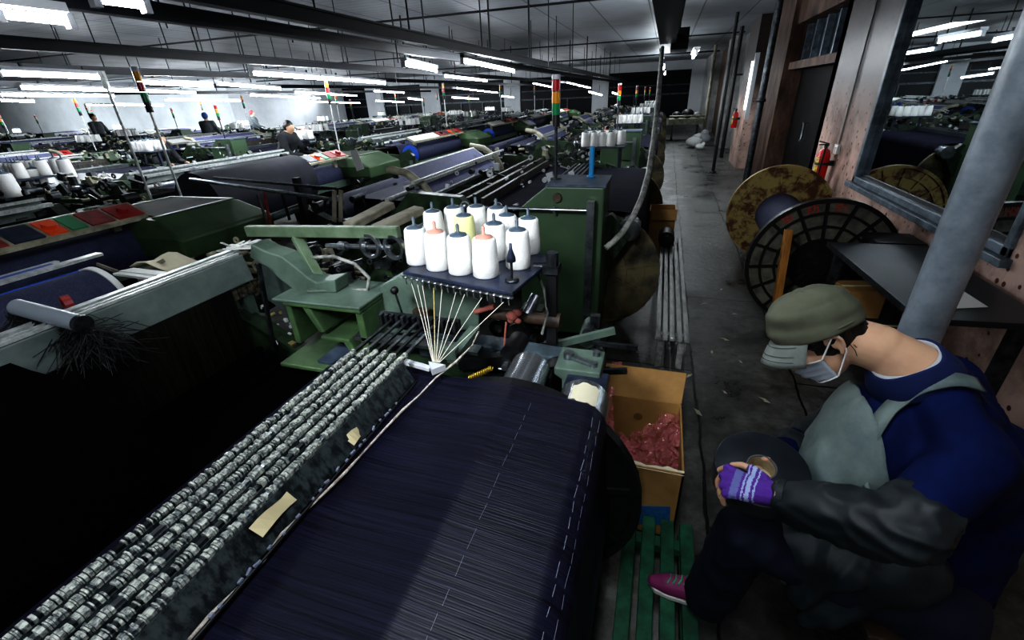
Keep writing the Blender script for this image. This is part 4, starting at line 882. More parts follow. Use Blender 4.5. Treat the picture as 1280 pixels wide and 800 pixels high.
# the open cardboard box with pink film
bxx0, bxx1, byy0, byy1, bzz0, bzz1 = -.165, .215, 1.43, 1.90, .0, .38
t = thing('cardboard_box', 'open brown cardboard box full of pink plastic film beside the warp rollers', 'box', (.03, 1.65, 0))
obj('box_wall', box_walls(bxx0, bxx1, byy0, byy1, bzz0, bzz1), CARD, t)
f1 = obj('back_flap', G().prism([(bxx0, byy1, bzz1), (bxx1, byy1, bzz1), (bxx1 + .01, byy1 + .075, bzz1 + .13), (bxx0 + .0, byy1 + .075, bzz1 + .13)], (0, .008, -.003)), CARD, t)
obj('side_flap', G().prism([(bxx0, byy0 + .01, bzz1), (bxx0, byy1, bzz1), (bxx0 - .02, byy1 + .02, bzz1 - .13), (bxx0 - .02, byy0, bzz1 - .13)], (-.006, 0, 0)), CARD, t)
vs = []; n = 18; rnd = random.Random(21)
for i in range(n + 1):
    x = bxx0 + (bxx1 - bxx0)*i/n; k_ = .018 + .014*mnoise.noise(V((x*22, 0, 0)))
    vs += [(x, byy0 - .002, bzz1 - .006), (x, byy0 + k_, bzz1 + .004 + .006*mnoise.noise(V((x*30, 2, 0))))]
obj('torn_rim', G().add(vs, [(2*i, 2*i+2, 2*i+3, 2*i+1) for i in range(n)]), PAPER, t)
lb = [(797, 632), (838, 633), (837, 656), (797, 654)]
obj('blue_label', G().prism([at(u, v, y=byy0 - .001) for u, v in lb], (0, -.002, 0)), mat('blue_label_paper', (.03, .16, .36), .5, 0, col2=(.02, .10, .25), scale=50), t)
obj('box_tape', G().box(bxx0 + .17, bxx0 + .21, byy0 - .0015, byy0, .0, .36), mat('brown_tape', (.24, .13, .05), .3), t)
obj('inner_hole', G().cyl((.02, byy1 - .0085, .27), (.02, byy1 - .010, .27), .022, n=20), mat('dark_hole', (.16, .09, .03), .8), t)
# pink film
FILM, N, L, b = node_mat('pink_plastic_film'); b.inputs['Base Color'].default_value = (.70, .22, .24, 1); b.inputs['Roughness'].default_value = .12; b.inputs['Alpha'].default_value = .5; b.inputs['Specular IOR Level'].default_value = .9
tcn = N.new('ShaderNodeTexCoord'); nf = N.new('ShaderNodeTexVoronoi'); nf.inputs['Scale'].default_value = 26; L.new(tcn.outputs['Object'], nf.inputs['Vector']); bp = N.new('ShaderNodeBump'); bp.inputs['Distance'].default_value = .02; L.new(nf.outputs['Distance'], bp.inputs['Height']); L.new(bp.outputs[0], b.inputs['Normal'])
def film(pts_fn, nu, nv, amp, seed):
    g = G(); vs = []
    for i in range(nu):
        for j in range(nv):
            p = V(pts_fn(i/(nu-1), j/(nv-1))); q = p*22 + V((seed, seed, 0)); d_ = V((mnoise.noise(q), mnoise.noise(q + V((9, 0, 0))), mnoise.noise(q + V((0, 9, 0))))) + .5*V((mnoise.noise(q*2.7), mnoise.noise(q*2.7 + V((9, 0, 0))), abs(mnoise.noise(q*2.7 + V((0, 9, 0))))))
            vs.append(p + d_*amp)
    return g.add(vs, [(i*nv+j, i*nv+j+1, (i+1)*nv+j+1, (i+1)*nv+j) for i in range(nu-1) for j in range(nv-1)], False)
g = film(lambda a, b_: (-.07 + .27*a, 1.50 + .34*b_ + .02*math.sin(a*9), .20 + .10*a + .06*math.sin(a*5 + b_*4)), 34, 34, .035, 1.)
ff = film(lambda a, b_: (bxx0 + .02 + .05*b_ + .015*math.sin(a*8), 1.62 + .42*a, .22 + .27*a), 26, 10, .016, 5.)
o_ = len(g.v); g.v += ff.v; g.f += [tuple(i + o_ for i in f) for f in ff.f]; g.sm += ff.sm; g.mi += ff.mi
g.add([(.10, 1.72, .30), (.2, 1.80, .40), (.18, 1.86, .30), (.05, 1.80, .24)], [(0, 1, 2, 3)])
solo('plastic_film', 'crumpled pink plastic film bag spilling inside the open cardboard box', 'plastic bag', g, FILM, loc=(.03, 1.65, .2))
# hose hanging from the trough
hp = [(828, 60, 5.6), (826, 85, 5.0), (822, 130, 4.4), (817, 175, 3.9), (811, 215, 3.5), (803, 245, 3.25), (792, 270, 3.1), (778, 291, 3.0), (766, 303, 2.95), (757, 310, 2.92)]
pts = [at(u, v, y=y) for u, v, y in hp]
sm = []
for i in range(len(pts) - 1):
    for k in range(3): sm.append(pts[i].lerp(pts[i+1], k/3))
sm.append(pts[-1])
solo('supply_hose', 'grey supply hose hanging from the aisle light trough down to the cabinet', 'hose', G().tube(sm, .021, n=10), HOSE)
solo('ceiling_bracket', 'dark bracket box holding the end of the aisle trough', 'bracket', G().box(-.02, .16, 5.95, 6.5, 2.14, 2.34).box(.05, .07, 6.2, 6.24, 2.3, ZC), BLACK)
# cabinet extras on the loom along the aisle: blue pipe
solo('blue_pipe', 'short bright blue pipe standing behind the signal pole on the green cabinet', 'pipe', G().cyl((-.46, 3.30, 1.215), (-.46, 3.30, 1.42), .018, n=14).lathe([(.018, 0), (.03, 0), (.03, .01), (.018, .012)], (-.46, 3.30, 1.215), n=14), SKYB)
# beam reels by the wall
ra = V((1.235, 3.78, .50)); rb = at(972, 267, z=.5)
t = thing('warp_beam_reel', 'big warp beam with dark spoked flange and red lettering, lying on floor by pink wall', 'reel', ((ra.x+rb.x)/2, (ra.y+rb.y)/2, 0))
ax = (rb - ra).normalized()
def wheel(c, r, t, name, mats_, cells=None):
    u_ = V((0, 0, 1)); s_ = ax.cross(u_).normalized() * -1; up_ = s_.cross(ax).normalized()
    if up_.z < 0: up_ = -up_
    if s_.x < 0: s_ = -s_
    P = lambda rr, an, h: c + s_*rr*math.cos(an) + up_*rr*math.sin(an) - ax*h
    g = G().cyl(c, c + ax*.02, r, n=56).lathe([(r - .022, -.02), (r + .006, -.02), (r + .006, .03), (r - .022, .03), (r-.022, -.02)], c, ax, 56, False)
    g.cyl(c - ax*.05, c, .11, n=28).cyl(c - ax*.09, c - ax*.05, .05, n=20)
    NS = 16
    for k in range(NS):
        an = 2*PI*k/NS + .1; g.bar(P(.1, an, .010), P(r - .02, an, .010), .014, .018, ax)
    for rr in (r*.40, r*.60, r*.80): g.lathe([(rr - .008, -.018), (rr + .008, -.018), (rr + .008, 0), (rr - .008, 0)], c, ax, 56, False)
    w_ = obj(name, g, mats_, t)
    if cells:
        g = G()
        for k in range(NS):
            for r0_, r1_ in ((r*.42, r*.58), (r*.62, r*.78), (r*.82, r*.955)):
                a0_ = 2*PI*k/NS + .1; m_ = .012
                aa = [a0_ + m_/r0_, a0_ + 2*PI/NS - m_/r0_, a0_ + 2*PI/NS - m_/r1_, a0_ + m_/r1_]; mid = a0_ + PI/NS
                g.add([P(r0_, aa[0], .004), P(r0_, aa[1], .004), P(r1_, aa[2], .004), P(r1_, mid, .004), P(r1_, aa[3], .004)], [(0, 1, 2, 3, 4)])
        obj('painted_cell', g, cells, w_)['kind'] = 'stuff'
    return w_, P
w2, P = wheel(ra, .50, t, 'flange', mat('black_flange', (.014, .014, .013), .4, .2), mat('faded_cream_paint', (.13, .13, .10), .6, 0, col2=(.035, .035, .03), scale=9, thr=(.3, .6)))
w1, P1 = wheel(rb, .50, t, 'flange', mat('rusty_yellow_flange', (.36, .28, .10), .6, 0, col2=(.10, .035, .015), scale=9, thr=(.42, .55)))
w1['label'] = 'rusty yellow flange at the far end'
obj('wound_yarn', G().cyl(ra + ax*.03, rb - ax*.03, .22, n=40), CLOTH, t)
def text_mesh(s, size, mtx, m, name, parent=None, off=V((0, 0, 0))):
    cu = bpy.data.curves.new('writing', 'FONT'); cu.body = s; cu.size = size; cu.align_x = 'CENTER'; cu.align_y = 'CENTER'; cu.extrude = .0008
    ob = bpy.data.objects.new('writing', cu); COL.objects.link(ob); dg = bpy.context.evaluated_depsgraph_get()
    me = bpy.data.meshes.new_from_object(ob.evaluated_get(dg)); bpy.data.objects.remove(ob)
    me.transform(Matrix.Translation(-off) @ mtx); me.materials.clear(); me.materials.append(m); o = bpy.data.objects.new(name, me); COL.objects.link(o)
    if parent: o.parent = parent; ROOT[o.name] = off
    return o
REDC = mat('red_lettering', (.38, .03, .02), .6)
s_ = (P(1, 0, 0) - ra); up_ = (P(1, PI/2, 0) - ra)
for ch, k in (('华', 5), ('纺', 4), ('织', 3), ('厂', 2)):
    an = 2*PI*k/16 + .1 + PI/16; c_ = P(.50*.885, an, .008)
    xdir = (s_*math.sin(an) - up_*math.cos(an)); ydir = (s_*math.cos(an) + up_*math.sin(an)); zdir = xdir.cross(ydir)
    M = Matrix(((xdir.x, ydir.x, zdir.x, c_.x), (xdir.y, ydir.y, zdir.y, c_.y), (xdir.z, ydir.z, zdir.z, c_.z), (0, 0, 0, 1)))
    text_mesh(ch, .085, M, REDC if k != 2 else mat('faded_lettering', (.12, .07, .05), .6), 'lettering', w2, ROOT[t.name])
# leaning orange board
p0 = at(963, 424, z=0.0); p1 = at(986, 287, y=p0.y + .12)
solo('wooden_post', 'orange brown wooden post leaning upright before the big reel', 'post', G().bar(p0 + V((0, 0, .02)), p1, .055, .05), WOOD, bevel=.004)
# work table by the wall
tz = .8; q = [at(1035, 302, z=tz), at(1140, 390, z=tz), V((1.66, 2.25, tz)), V((1.68, 3.38, tz))]
q[1] = at(1150, 398, z=tz)
t = thing('work_table', 'dark blue topped work table pushed against the pink wall under the window', 'table', (1.4, 2.8, 0))
obj('table_top', G().prism([p - V((0, 0, .03)) for p in q], (0, 0, .03)), mat('dark_blue_table', (.012, .015, .024), .45, 0, col2=(.006, .008, .011), scale=5), t, .004)
obj('edge_trim', G().bar(q[0] - V((0, 0, .015)), q[1] - V((0, 0, .015)), .008, .034), STEELD, t)
for cx_, cy_ in ((q[0].x + .06, q[0].y - .08), (q[1].x + .06, q[1].y + .08), (1.6, 2.33), (1.6, 3.3)): obj('leg', G().box(cx_ - .025, cx_ + .025, cy_ - .025, cy_ + .025, 0, tz - .03), STEELD, t)
obj('shelf', G().box(q[0].x + .08, 1.62, 2.4, 3.25, .30, .32), BLACK, t)
rk = random.Random(6)
def cbox(name, label, x, y, z, sx, sy, sz, m, rz=0, cat='box'):
    t = thing(name, label, cat, (x, y, z)); c_ = V((x, y, z + sz/2))
    obj('box_body', G().obox(c_, (sx, sy, sz), (0, 0, rz)), m, t, .004); obj('lid_seam', G().obox(c_ + V((0, 0, sz/2 + .001)), (sx*.96, .02, .003), (0, 0, rz)), TAPE, t); return t
cbox('cardboard_box', 'yellowish carton under the corner of the dark work table', 1.32, 3.22, .32, .22, .2, .24, CARD, .2)
cbox('cardboard_box', 'flat brown carton on the floor behind the leaning wooden post', 1.12, 3.35, .0, .28, .22, .16, CARD, -.3)
cbox('parts_tin', 'grey metal tin on the shelf below the dark work table', 1.38, 2.85, .32, .18, .2, .14, STEELD, .1, 'tin')
pw_ = at(1208, 372, z=.802)
solo('paper_sheet', 'white paper sheet lying on the dark work table by the wall', 'paper', G().prism([at(1165, 360, z=.802), at(1185, 352, z=.802), at(1235, 384, z=.802), at(1192, 386, z=.802)], (0, 0, .002)), WHITEP)
# second, dark table top behind
obj_ = thing('work_table', 'black topped second table standing further along the pink wall', 'table', (1.5, 3.75, 0))
obj('table_top', G().box(1.42, 1.70, 3.44, 3.70, .76, .79), BLACK, obj_); [obj('leg', G().box(x, x + .03, y, y + .03, 0, .76), BLACK, obj_) for x in (1.43, 1.66) for y in (3.45, 3.66)]
# scraps on the floor
rnd = random.Random(4)
for u, v in ((888, 305), (902, 362), (918, 393), (905, 424), (925, 452), (890, 440), (935, 330), (880, 380), (955, 500), (905, 490), (862, 470), (872, 515)):
    p = at(u, v, z=.004); a_ = rnd.uniform(0, 3); s_ = rnd.uniform(.012, .03)
    g = G(); d_ = V((math.cos(a_), math.sin(a_), 0)); e_ = V((-d_.y, d_.x, 0))
    vs = [p - d_*s_*1.6, p - e_*s_*.4 + V((0, 0, .006)), p + d_*s_*1.5 + V((0, 0, .003)), p + e_*s_*.5 + V((0, 0, .008)), p - d_*s_*.4 + e_*s_*.6]
    solo('paper_scrap', 'small torn pale scrap littering the dark aisle floor', 'scrap', g.add(vs, [(0, 1, 2, 3, 4)]), mat('dirty_scrap', (.42, .38, .28), .8), group='scraps on the aisle floor')
# far end of the aisle
t = thing('hand_trolley', 'cream coloured low trolley parked across the far end of the aisle', 'trolley', (.9, 19.4, 0))
obj('deck', G().box(.15, 1.38, 19.2, 19.9, .55, .75), CREAM, t); obj('side_rail', G().cyl((.15, 19.15, .85), (1.38, 19.15, .85), .03), CREAM, t)
for x in (.3, 1.2):
    for y in (19.3, 19.8): obj('wheel', G().cyl((x - .03, y, .12), (x + .03, y, .12), .12), BLACK, t); obj('upright', G().box(x - .02, x + .02, y - .02, y + .02, .12, .6), STEELD, t)
for k, (x, y, z, s_) in enumerate(((.4, 19.5, .75, .2), (.8, 19.55, .75, .26), (1.15, 19.5, .75, .18))):
    g = G().sph((x, y, z + s_*.64), s_, 12, 8, (.85, .8, .62)); solo('sack', ['dark sack at one end of the cream trolley', 'larger dark sack in the middle of the cream trolley', 'pale knotted sack on the cream trolley next to the wall'][k], 'sack', g, BLACK if k < 2 else GREYW)
for k, (x, y, s_, m_) in enumerate(((1.0, 16.9, .22, WHITEP), (1.25, 17.6, .26, TUBC), (1.15, 16.2, .12, WHITEP))):
    g = G().sph((x, y, s_*.75), s_, 14, 9, (1.2, 1, .75)).sph((x + .1, y, s_*1.4), s_*.5, 10, 7); o = solo('white_sack', ['crumpled white sack on the floor at the far end of the aisle', 'tall white sack standing by the wall at the aisle end', 'small white bag on the floor before the far sacks'][k], 'sack', g, m_)
# ================================================================== people
def blob(name, prims, voxel, mats_, parent, smooth=6, disp=None, keep=None, smf=.5, dec=None):
    """fuse overlapping tapered limbs into one continuous skin; disp(p, n) -> offset, keep(p) -> bool"""
    g = G()
    for pr in prims:
        k = pr[0]
        if k == 'c':      # capsule p q r1 r2
            p, q, a, b_ = V(pr[1]), V(pr[2]), pr[3], pr[4]; g.cyl(p, q, a, b_, n=20); g.sph(p, a, 18, 12); g.sph(q, b_, 18, 12)
        elif k == 's': g.sph(pr[1], pr[2], 22, 14, pr[3] if len(pr) > 3 else (1, 1, 1))
        elif k == 'e':    # ellipsoid in a frame: centre, axes (3 vectors), radii
            c, ax_, r = V(pr[1]), pr[2], pr[3]; t_ = G().sph((0, 0, 0), 1, 26, 16)
            g.add([c + ax_[0]*v[0]*r[0] + ax_[1]*v[1]*r[1] + ax_[2]*v[2]*r[2] for v in t_.v], t_.f, True)
        elif k == 't': g.tube(pr[1], 0, 12, rs=pr[2]); [g.sph(p_, r_, 12, 8) for p_, r_ in zip(pr[1], pr[2])]
    me = bpy.data.meshes.new('tmp'); me.from_pydata(g.v, [], g.f); ob = bpy.data.objects.new('tmp', me); COL.objects.link(ob)
    r = ob.modifiers.new('r', 'REMESH'); r.mode = 'VOXEL'; r.voxel_size = voxel; r.use_smooth_shade = True
    s = ob.modifiers.new('s', 'SMOOTH'); s.factor = smf; s.iterations = smooth
    dg = bpy.context.evaluated_depsgraph_get(); m2 = bpy.data.meshes.new_from_object(ob.evaluated_get(dg)); bpy.data.objects.remove(ob)
    off = ROOT.get(parent.name, V((0, 0, 0))) if parent else V((0, 0, 0))
    bm = bmesh.new(); bm.from_mesh(m2); bm.normal_update()
    if keep:
        dl = [v for v in bm.verts if not keep(v.co)]; bmesh.ops.delete(bm, geom=dl, context='VERTS')
        bd = [v for v in bm.verts if v.is_boundary]
        for _ in range(12):
            mv = [(v, [e.other_vert(v).co for e in v.link_edges if e.is_boundary]) for v in bd]; mv = [(v, sum(q, V((0, 0, 0)))/len(q)) for v, q in mv if q]
            for v, c_ in mv: v.co = v.co.lerp(c_, .5)
    if disp:
        mv = [(v, disp(v.co.copy(), v.normal.copy())) for v in bm.verts]
        for v, d in mv: v.co += d
    for v in bm.verts: v.co -= off
    for f in bm.faces: f.smooth = True
    bm.to_mesh(m2); bm.free(); m2.name = name; m2.materials.clear()
    for m in (mats_ if isinstance(mats_, (list, tuple)) else [mats_]): m2.materials.append(m)
    o = bpy.data.objects.new(name, m2); COL.objects.link(o)
    if parent: o.parent = parent; ROOT[o.name] = off
    return o
def folds(amp, sc, st=(1, 1, 1), seed=0, ridge=True):
    def fn(p, n):
        q = V((p.x*st[0], p.y*st[1], p.z*st[2]))*sc + V((seed, seed*1.7, 0)); w1 = V((mnoise.noise(q*.6 + V((5, 0, 0))), mnoise.noise(q*.6 + V((0, 7, 0))), 0))*1.4
        a = mnoise.noise(q + w1); b_ = mnoise.noise(q*2.3 + w1)
        h = (1 - abs(a)*2.6) if ridge else a
        return n * amp * (h*.8 + b_*.5)
    return fn
SKIN = mat('skin', (.62, .40, .27), .5, 0, col2=(.56, .34, .23), scale=12); SKIN.node_tree.nodes['Principled BSDF'].inputs['Subsurface Weight'].default_value = .12
SKIN.node_tree.nodes['Principled BSDF'].inputs['Subsurface Scale'].default_value = .01
JACK = mat('royal_navy_cotton', (.004, .012, .07), .9, 0, spec=.2, col2=(.0025, .007, .04), scale=7, bump=.15)
APR = mat('grey_green_apron', (.17, .21, .20), .7, 0, col2=(.10, .135, .14), scale=9, bump=.15)
CAPM = mat('olive_cap_cloth', (.12, .125, .088), .9, 0, col2=(.09, .095, .066), scale=10, bump=.1)
HAIR = mat('black_hair', (.008, .007, .007), .35, 0, bump=.8, scale=50, stretch=(1, 1, .15))
SLV = mat('black_waxed_sleeve', (.012, .019, .023), .58, 0, col2=(.010, .014, .018), scale=9, bump=.25)
TROU = mat('dark_navy_trousers', (.005, .008, .026), .85)
MASKM = mat('pale_grey_mask', (.50, .54, .60), .75, 0, col2=(.40, .44, .50), scale=14); STRAPM = mat('white_elastic', (.8, .8, .78), .7)
PURP = mat('purple_knit', (.11, .035, .30), .9, 0, bump=.6, scale=140); PBL = mat('light_blue_knit', (.38, .46, .68), .9, 0, bump=.6, scale=140); PBD = mat('violet_grey_knit', (.16, .17, .40), .9, 0, bump=.6, scale=140)
MAG = mat('magenta_shoe', (.22, .03, .12), .6); WHS = mat('white_sole', (.6, .58, .56), .6); LACE = mat('green_lace', (.05, .4, .18), .6)
# frame of the head
F = V((-.738, -.219, -.725)).normalized(); U = V((-.713, .126, .687)); U = (U - F*U.dot(F)).normalized(); L_ = U.cross(F)
if L_.y > 0: L_ = -L_
ear = at(1041, 433, d=1.33); HCN = ear - L_*.066
AX = (F, L_, U)
HS = .88
def hp_(f, l, u): return HCN + (F*f + L_*l + U*u)*HS
nb = at(1150, 468, d=1.46); nm = at(1098, 435, d=1.42); cN = at(1132, 455, d=1.43)           # base of the neck
wm = thing('person', 'seated person in olive cap, face mask, blue jacket and grey apron holding a black roll', 'person', (.78, 1.12, 0))
shl, shr = V((.695, .96, 1.02)), V((.80, 1.29, 1.01))
elb = at(1128, 662, d=1.30); wri = at(972, 618, d=1.335)
elr, wrr = V((.66, 1.40, .76)), V((.44, 1.19, .78))
hipl, hipr = V((.80, 1.01, .50)), V((.82, 1.22, .50)); knl, knr = V((.345, 1.04, .57)), V((.40, 1.27, .55)); anl, anr = V((.31, 1.09, .16)), V((.78, 1.36, .12))
K = [at(917, 590, d=1.365), at(913, 599, d=1.355), at(912, 608, d=1.345), at(915, 617, d=1.335)]
palm = [('t', [wri, wri.lerp(K[1], .55), K[0]], [.026, .020, .010]), ('t', [wri, wri.lerp(K[1], .55) , K[1]], [.026, .022, .0105]), ('t', [wri, wri.lerp(K[2], .55), K[2]], [.026, .022, .0105]), ('t', [wri, wri.lerp(K[3], .6), K[3]], [.026, .018, .010])]
tips = [[at(908, 584, d=1.375), at(900, 587, d=1.395), at(898, 595, d=1.41)], [at(902, 594, d=1.37), at(897, 601, d=1.39), at(897, 609, d=1.40)], [at(902, 607, d=1.36), at(899, 615, d=1.375), at(901, 622, d=1.385)], [at(906, 618, d=1.345), at(903, 624, d=1.36), at(905, 630, d=1.37)]]
fing = [('t', [K[i]] + tips[i], [.0095, .009, .0082, .007]) for i in range(4)]
thumb = [('t', [at(955, 600, d=1.35), at(940, 587, d=1.37), at(927, 581, d=1.385), at(915, 581, d=1.39)], [.013, .0105, .009, .0075])]
rhand = [('c', wrr, V((.37, 1.12, .80)), .028, .024)] + [('t', [V((.37, 1.12 - .018*i + .03, .795)), V((.335, 1.10 - .018*i + .03, .79)), V((.31, 1.09 - .018*i + .03, .80))], [.010, .009, .0075]) for i in range(4)] + [('t', [V((.40, 1.10, .815)), V((.37, 1.07, .835)), V((.35, 1.065, .84))], [.011, .009, .0075])]
head = [('e', hp_(-.012, 0, .035), AX, (.098, .076, .095)), ('e', hp_(.025, 0, -.035), AX, (.066, .058, .078)), ('e', hp_(.055, 0, -.085), AX, (.032, .034, .026)),
        ('e', hp_(.078, 0, .030), AX, (.018, .048, .014)), ('c', hp_(.085, 0, .010), hp_(.104, 0, -.022), .008, .012), ('e', hp_(.088, 0, -.058), AX, (.010, .024, .009)), ('e', hp_(.090, 0, -.068), AX, (.008, .02, .007)),
        ('e', hp_(.068, .032, -.015), AX, (.016, .02, .018)), ('e', hp_(.068, -.032, -.015), AX, (.016, .02, .018)),
        ('e', hp_(.073, .030, .012), AX, (.011, .013, .010)), ('e', hp_(.073, -.030, .012), AX, (.011, .013, .010))]
for s in (1, -1):
    earp = [hp_(-.006, s*.078, -.028), hp_(-.022, s*.083, -.012), hp_(-.026, s*.088, .012), hp_(-.014, s*.088, .030), hp_(.004, s*.083, .028), hp_(.010, s*.077, .014)]
    head += [('t', earp, [.0055, .005, .005, .005, .005, .004]), ('e', hp_(-.008, s*.077, -.028), AX, (.007, .005, .009)), ('e', hp_(-.010, s*.074, .004), AX, (.015, .006, .022))]
neck = [('c', hp_(-.045, 0, -.030), nm, .056, .058), ('c', nm, nb, .056, .070)]
head = [(q[0], q[1], q[2], tuple(r*HS for r in q[3])) if q[0] == 'e' else q for q in head]
torso = [('c', nb + V((.02, 0, -.03)), V((.81, 1.13, .86)), .06, .10), ('c', V((.81, 1.13, .86)), V((.82, 1.12, .52)), .10, .12), ('c', shl, shr, .048, .048), ('s', V((.66, 1.12, .90)), .09, (1, 1.2, 1)), ('s', V((.70, 1.12, .68)), .10, (1, 1.2, 1.2))]
arms = [('c', shl, elb, .048, .042), ('c', elb, wri, .042, .026), ('c', shr, elr, .058, .042), ('c', elr, wrr, .042, .027)]
legs = [('c', hipl, knl, .088, .062), ('c', knl, anl, .058, .038), ('c', hipr, knr, .088, .062), ('c', knr, anr, .058, .038)]
body = blob('body', head + neck + torso + arms + palm + fing + thumb + rhand + legs, .0042, SKIN, wm, 3)
# jacket
jt = [('c', nb + V((.03, .0, -.045)), V((.82, 1.13, .87)), .082, .135), ('c', V((.82, 1.13, .87)), V((.83, 1.12, .52)), .135, .145), ('c', shl, shr, .066, .066), ('c', V((.628, 1.09, .955)), V((.590, 1.08, .78)), .108, .122), ('c', V((.632, 1.16, .95)), V((.600, 1.15, .78)), .108, .122), ('c', shl, V((.79, 1.1, .85)), .070, .12), ('c', shr, V((.82, 1.15, .85)), .070, .12), ('c', nb + V((.02, -.02, -.03)), shl, .070, .062), ('c', nb + V((.02, .02, -.03)), shr, .070, .062)]
ja = [('c', shl + V((0, -.003, -.005)), elb, .068, .060), ('c', shr, elr, .074, .060), ('c', elr, wrr, .056, .042)]
jf = folds(.009, 8, (1, 1, .8), 3)
jacket = blob('jacket', jt + ja, .009, JACK, wm, 8, disp=jf)
trous = blob('trousers', [('c', hipl, knl, .105, .078), ('c', knl, anl + V((0, 0, .02)), .078, .080), ('c', hipr, knr, .105, .078), ('c', knr, anr + V((0, 0, .03)), .074, .058), ('c', hipl, hipr, .12, .12)], .009, TROU, wm, 6, disp=folds(.006, 9, seed=2))
# collar: a folded band about the neck
nx = V((.58, .0, -.80)).normalized()
def ring_band(c, ax_, prof, n, tiltf=None, rx=1., ry=1.):
    a_ = ax_.cross(V((0, 1, 0))).normalized(); b_ = ax_.cross(a_).normalized(); vs = []
    for r_, h in prof:
        for i in range(n):
            t_ = 2*PI*i/n; vs.append(c + (a_*math.cos(t_)*rx + b_*math.sin(t_)*ry)*r_ + ax_*(h + (tiltf(t_, r_) if tiltf else 0)))
    fs = [(k*n+i, k*n+(i+1) % n, (k+1)*n+(i+1) % n, (k+1)*n+i) for k in range(len(prof)-1) for i in range(n)]
    return vs, fs
vs, fs = ring_band(cN, nx, [(.066, .03), (.068, -.014), (.072, -.018), (.077, -.014), (.095, .040), (.094, .048), (.084, .044), (.070, .01)], 48, lambda t_, r_: .005*math.sin(3*t_))
obj('collar', G().add(vs, fs, True), mat('collar_navy', (.005, .014, .075), .9, 0, var=.3), wm)
vs, fs = ring_band(cN, nx, [(.063, .02), (.065, -.018), (.0685, -.020), (.0685, .02)], 48)
obj('shirt_collar', G().add(vs, fs, True), mat('white_shirt', (.45, .47, .5), .8), wm)
# apron: bib in front of the chest, cut from the same body form a little further out
EYE = V((0, 0, HC))
def bib_keep(p):
    front = p.x < .645 - .10*(p.z - .95)*(1 if p.z > .95 else -1.2)*(-1)
    return front and .60 < p.z < 1.02 and .93 < p.y < 1.31
def grow(f, k): return lambda p, n: f(p, n) + n*k
jacket_bib = blob('apron_bib', jt, .009, APR, wm, 8, keep=lambda p: p.x < .595 - max(0, (p.z - .90))*.25 and .60 < p.z < 1.06 and p.y > .955 + max(0, p.z - .93)*.25, disp=grow(folds(.009, 11, (.8, .8, .5), 9), .020))
sd = jacket_bib.modifiers.new('thick', 'SOLIDIFY'); sd.thickness = .004
# straps laid on the jacket by finding its surface
from mathutils.bvhtree import BVHTree
def bvh_of(o):
    off = ROOT[o.name]; me = o.data; return BVHTree.FromPolygons([v.co + off for v in me.vertices], [tuple(p.vertices) for p in me.polygons])
JB = bvh_of(jacket)
def on_jacket(u, v, lift=.006):
    h = JB.ray_cast(EYE, ray(u, v).normalized())
    return (h[0] + h[1]*lift, h[1]) if h[0] else (None, None)
def ribbon(pxs, w_, lift, m, name, parent):
    pts = []; 
    for i in range(len(pxs) - 1):
        for k in range(5):
            u = pxs[i][0] + (pxs[i+1][0] - pxs[i][0])*k/5; v = pxs[i][1] + (pxs[i+1][1] - pxs[i][1])*k/5; p, n_ = on_jacket(u, v, lift)
            if p: pts.append((p, n_))
    for _ in range(8): pts = [pts[0]] + [((pts[i-1][0] + pts[i][0]*2 + pts[i+1][0])/4, (pts[i-1][1] + pts[i][1] + pts[i+1][1]).normalized()) for i in range(1, len(pts)-1)] + [pts[-1]]
    g = G(); vs = []
    for i, (p, n_) in enumerate(pts):
        d_ = (pts[min(i+1, len(pts)-1)][0] - pts[max(i-1, 0)][0]).normalized(); s_ = d_.cross(n_).normalized()
        vs += [p - s_*w_/2, p + s_*w_/2 ]
    if len(vs) < 4: return None
    o = obj(name, g.add(vs, [(2*i, 2*i+2, 2*i+3, 2*i+1) for i in range(len(pts)-1)], True), m, parent); s2 = o.modifiers.new('thick', 'SOLIDIFY'); s2.thickness = .006; s2.offset = 0; return o
ribbon([(1084, 566), (1092, 545), (1108, 522), (1128, 502), (1152, 487), (1176, 479), (1200, 479), (1220, 486)], .036, .014, APR, 'apron_strap', wm)
ribbon([(1082, 545), (1078, 575), (1084, 605), (1098, 640)], .016, .012, APR, 'apron_edge', wm)
cl_ = []
for u, v in ((1070, 492), (1067, 515), (1079, 520), (1098, 502)):
    q_, _n = on_jacket(u, v, .012)
    if q_: cl_.append(q_)

p, n_ = on_jacket(1091, 545, .004)
if p:
    rt = n_.cross(V((0, 0, 1))).normalized(); up = rt.cross(n_).normalized(); g = G()
    for a_, b_, c_, d_ in ((-.010, .004, .0, .008), (-.006, -.002, .010, .004), (-.002, -.008, .012, -.010), (.002, .008, .006, -.012), (-.010, -.004, -.002, -.006)):
        g.bar(p + rt*a_ + up*b_, p + rt*c_ + up*d_, .0035, .003, n_)
    obj('red_embroidery', g, mat('red_embroidery_thread', (.6, .02, .04), .7), wm)
# apron skirt over the lap
sk = [('c', V((.70, 1.03, .60)), V((.50, 1.04, .57)), .115, .098), ('c', V((.72, 1.2, .6)), V((.52, 1.22, .56)), .12, .10), ('c', V((.66, .965, .60)), V((.57, .955, .42)), .045, .03), ('c', V((.58, .955, .6)), V((.49, .96, .46)), .04, .03), ('c', V((.62, .97, .60)), V((.53, .955, .40)), .045, .03)]
skirt = blob('apron_skirt', sk, .008, mat('blue_grey_apron_cloth', (.026, .042, .052), .5, 0, col2=(.008, .014, .018), scale=8, bump=.3), wm, 8, disp=folds(.012, 8, (1, 1, .6), 4))
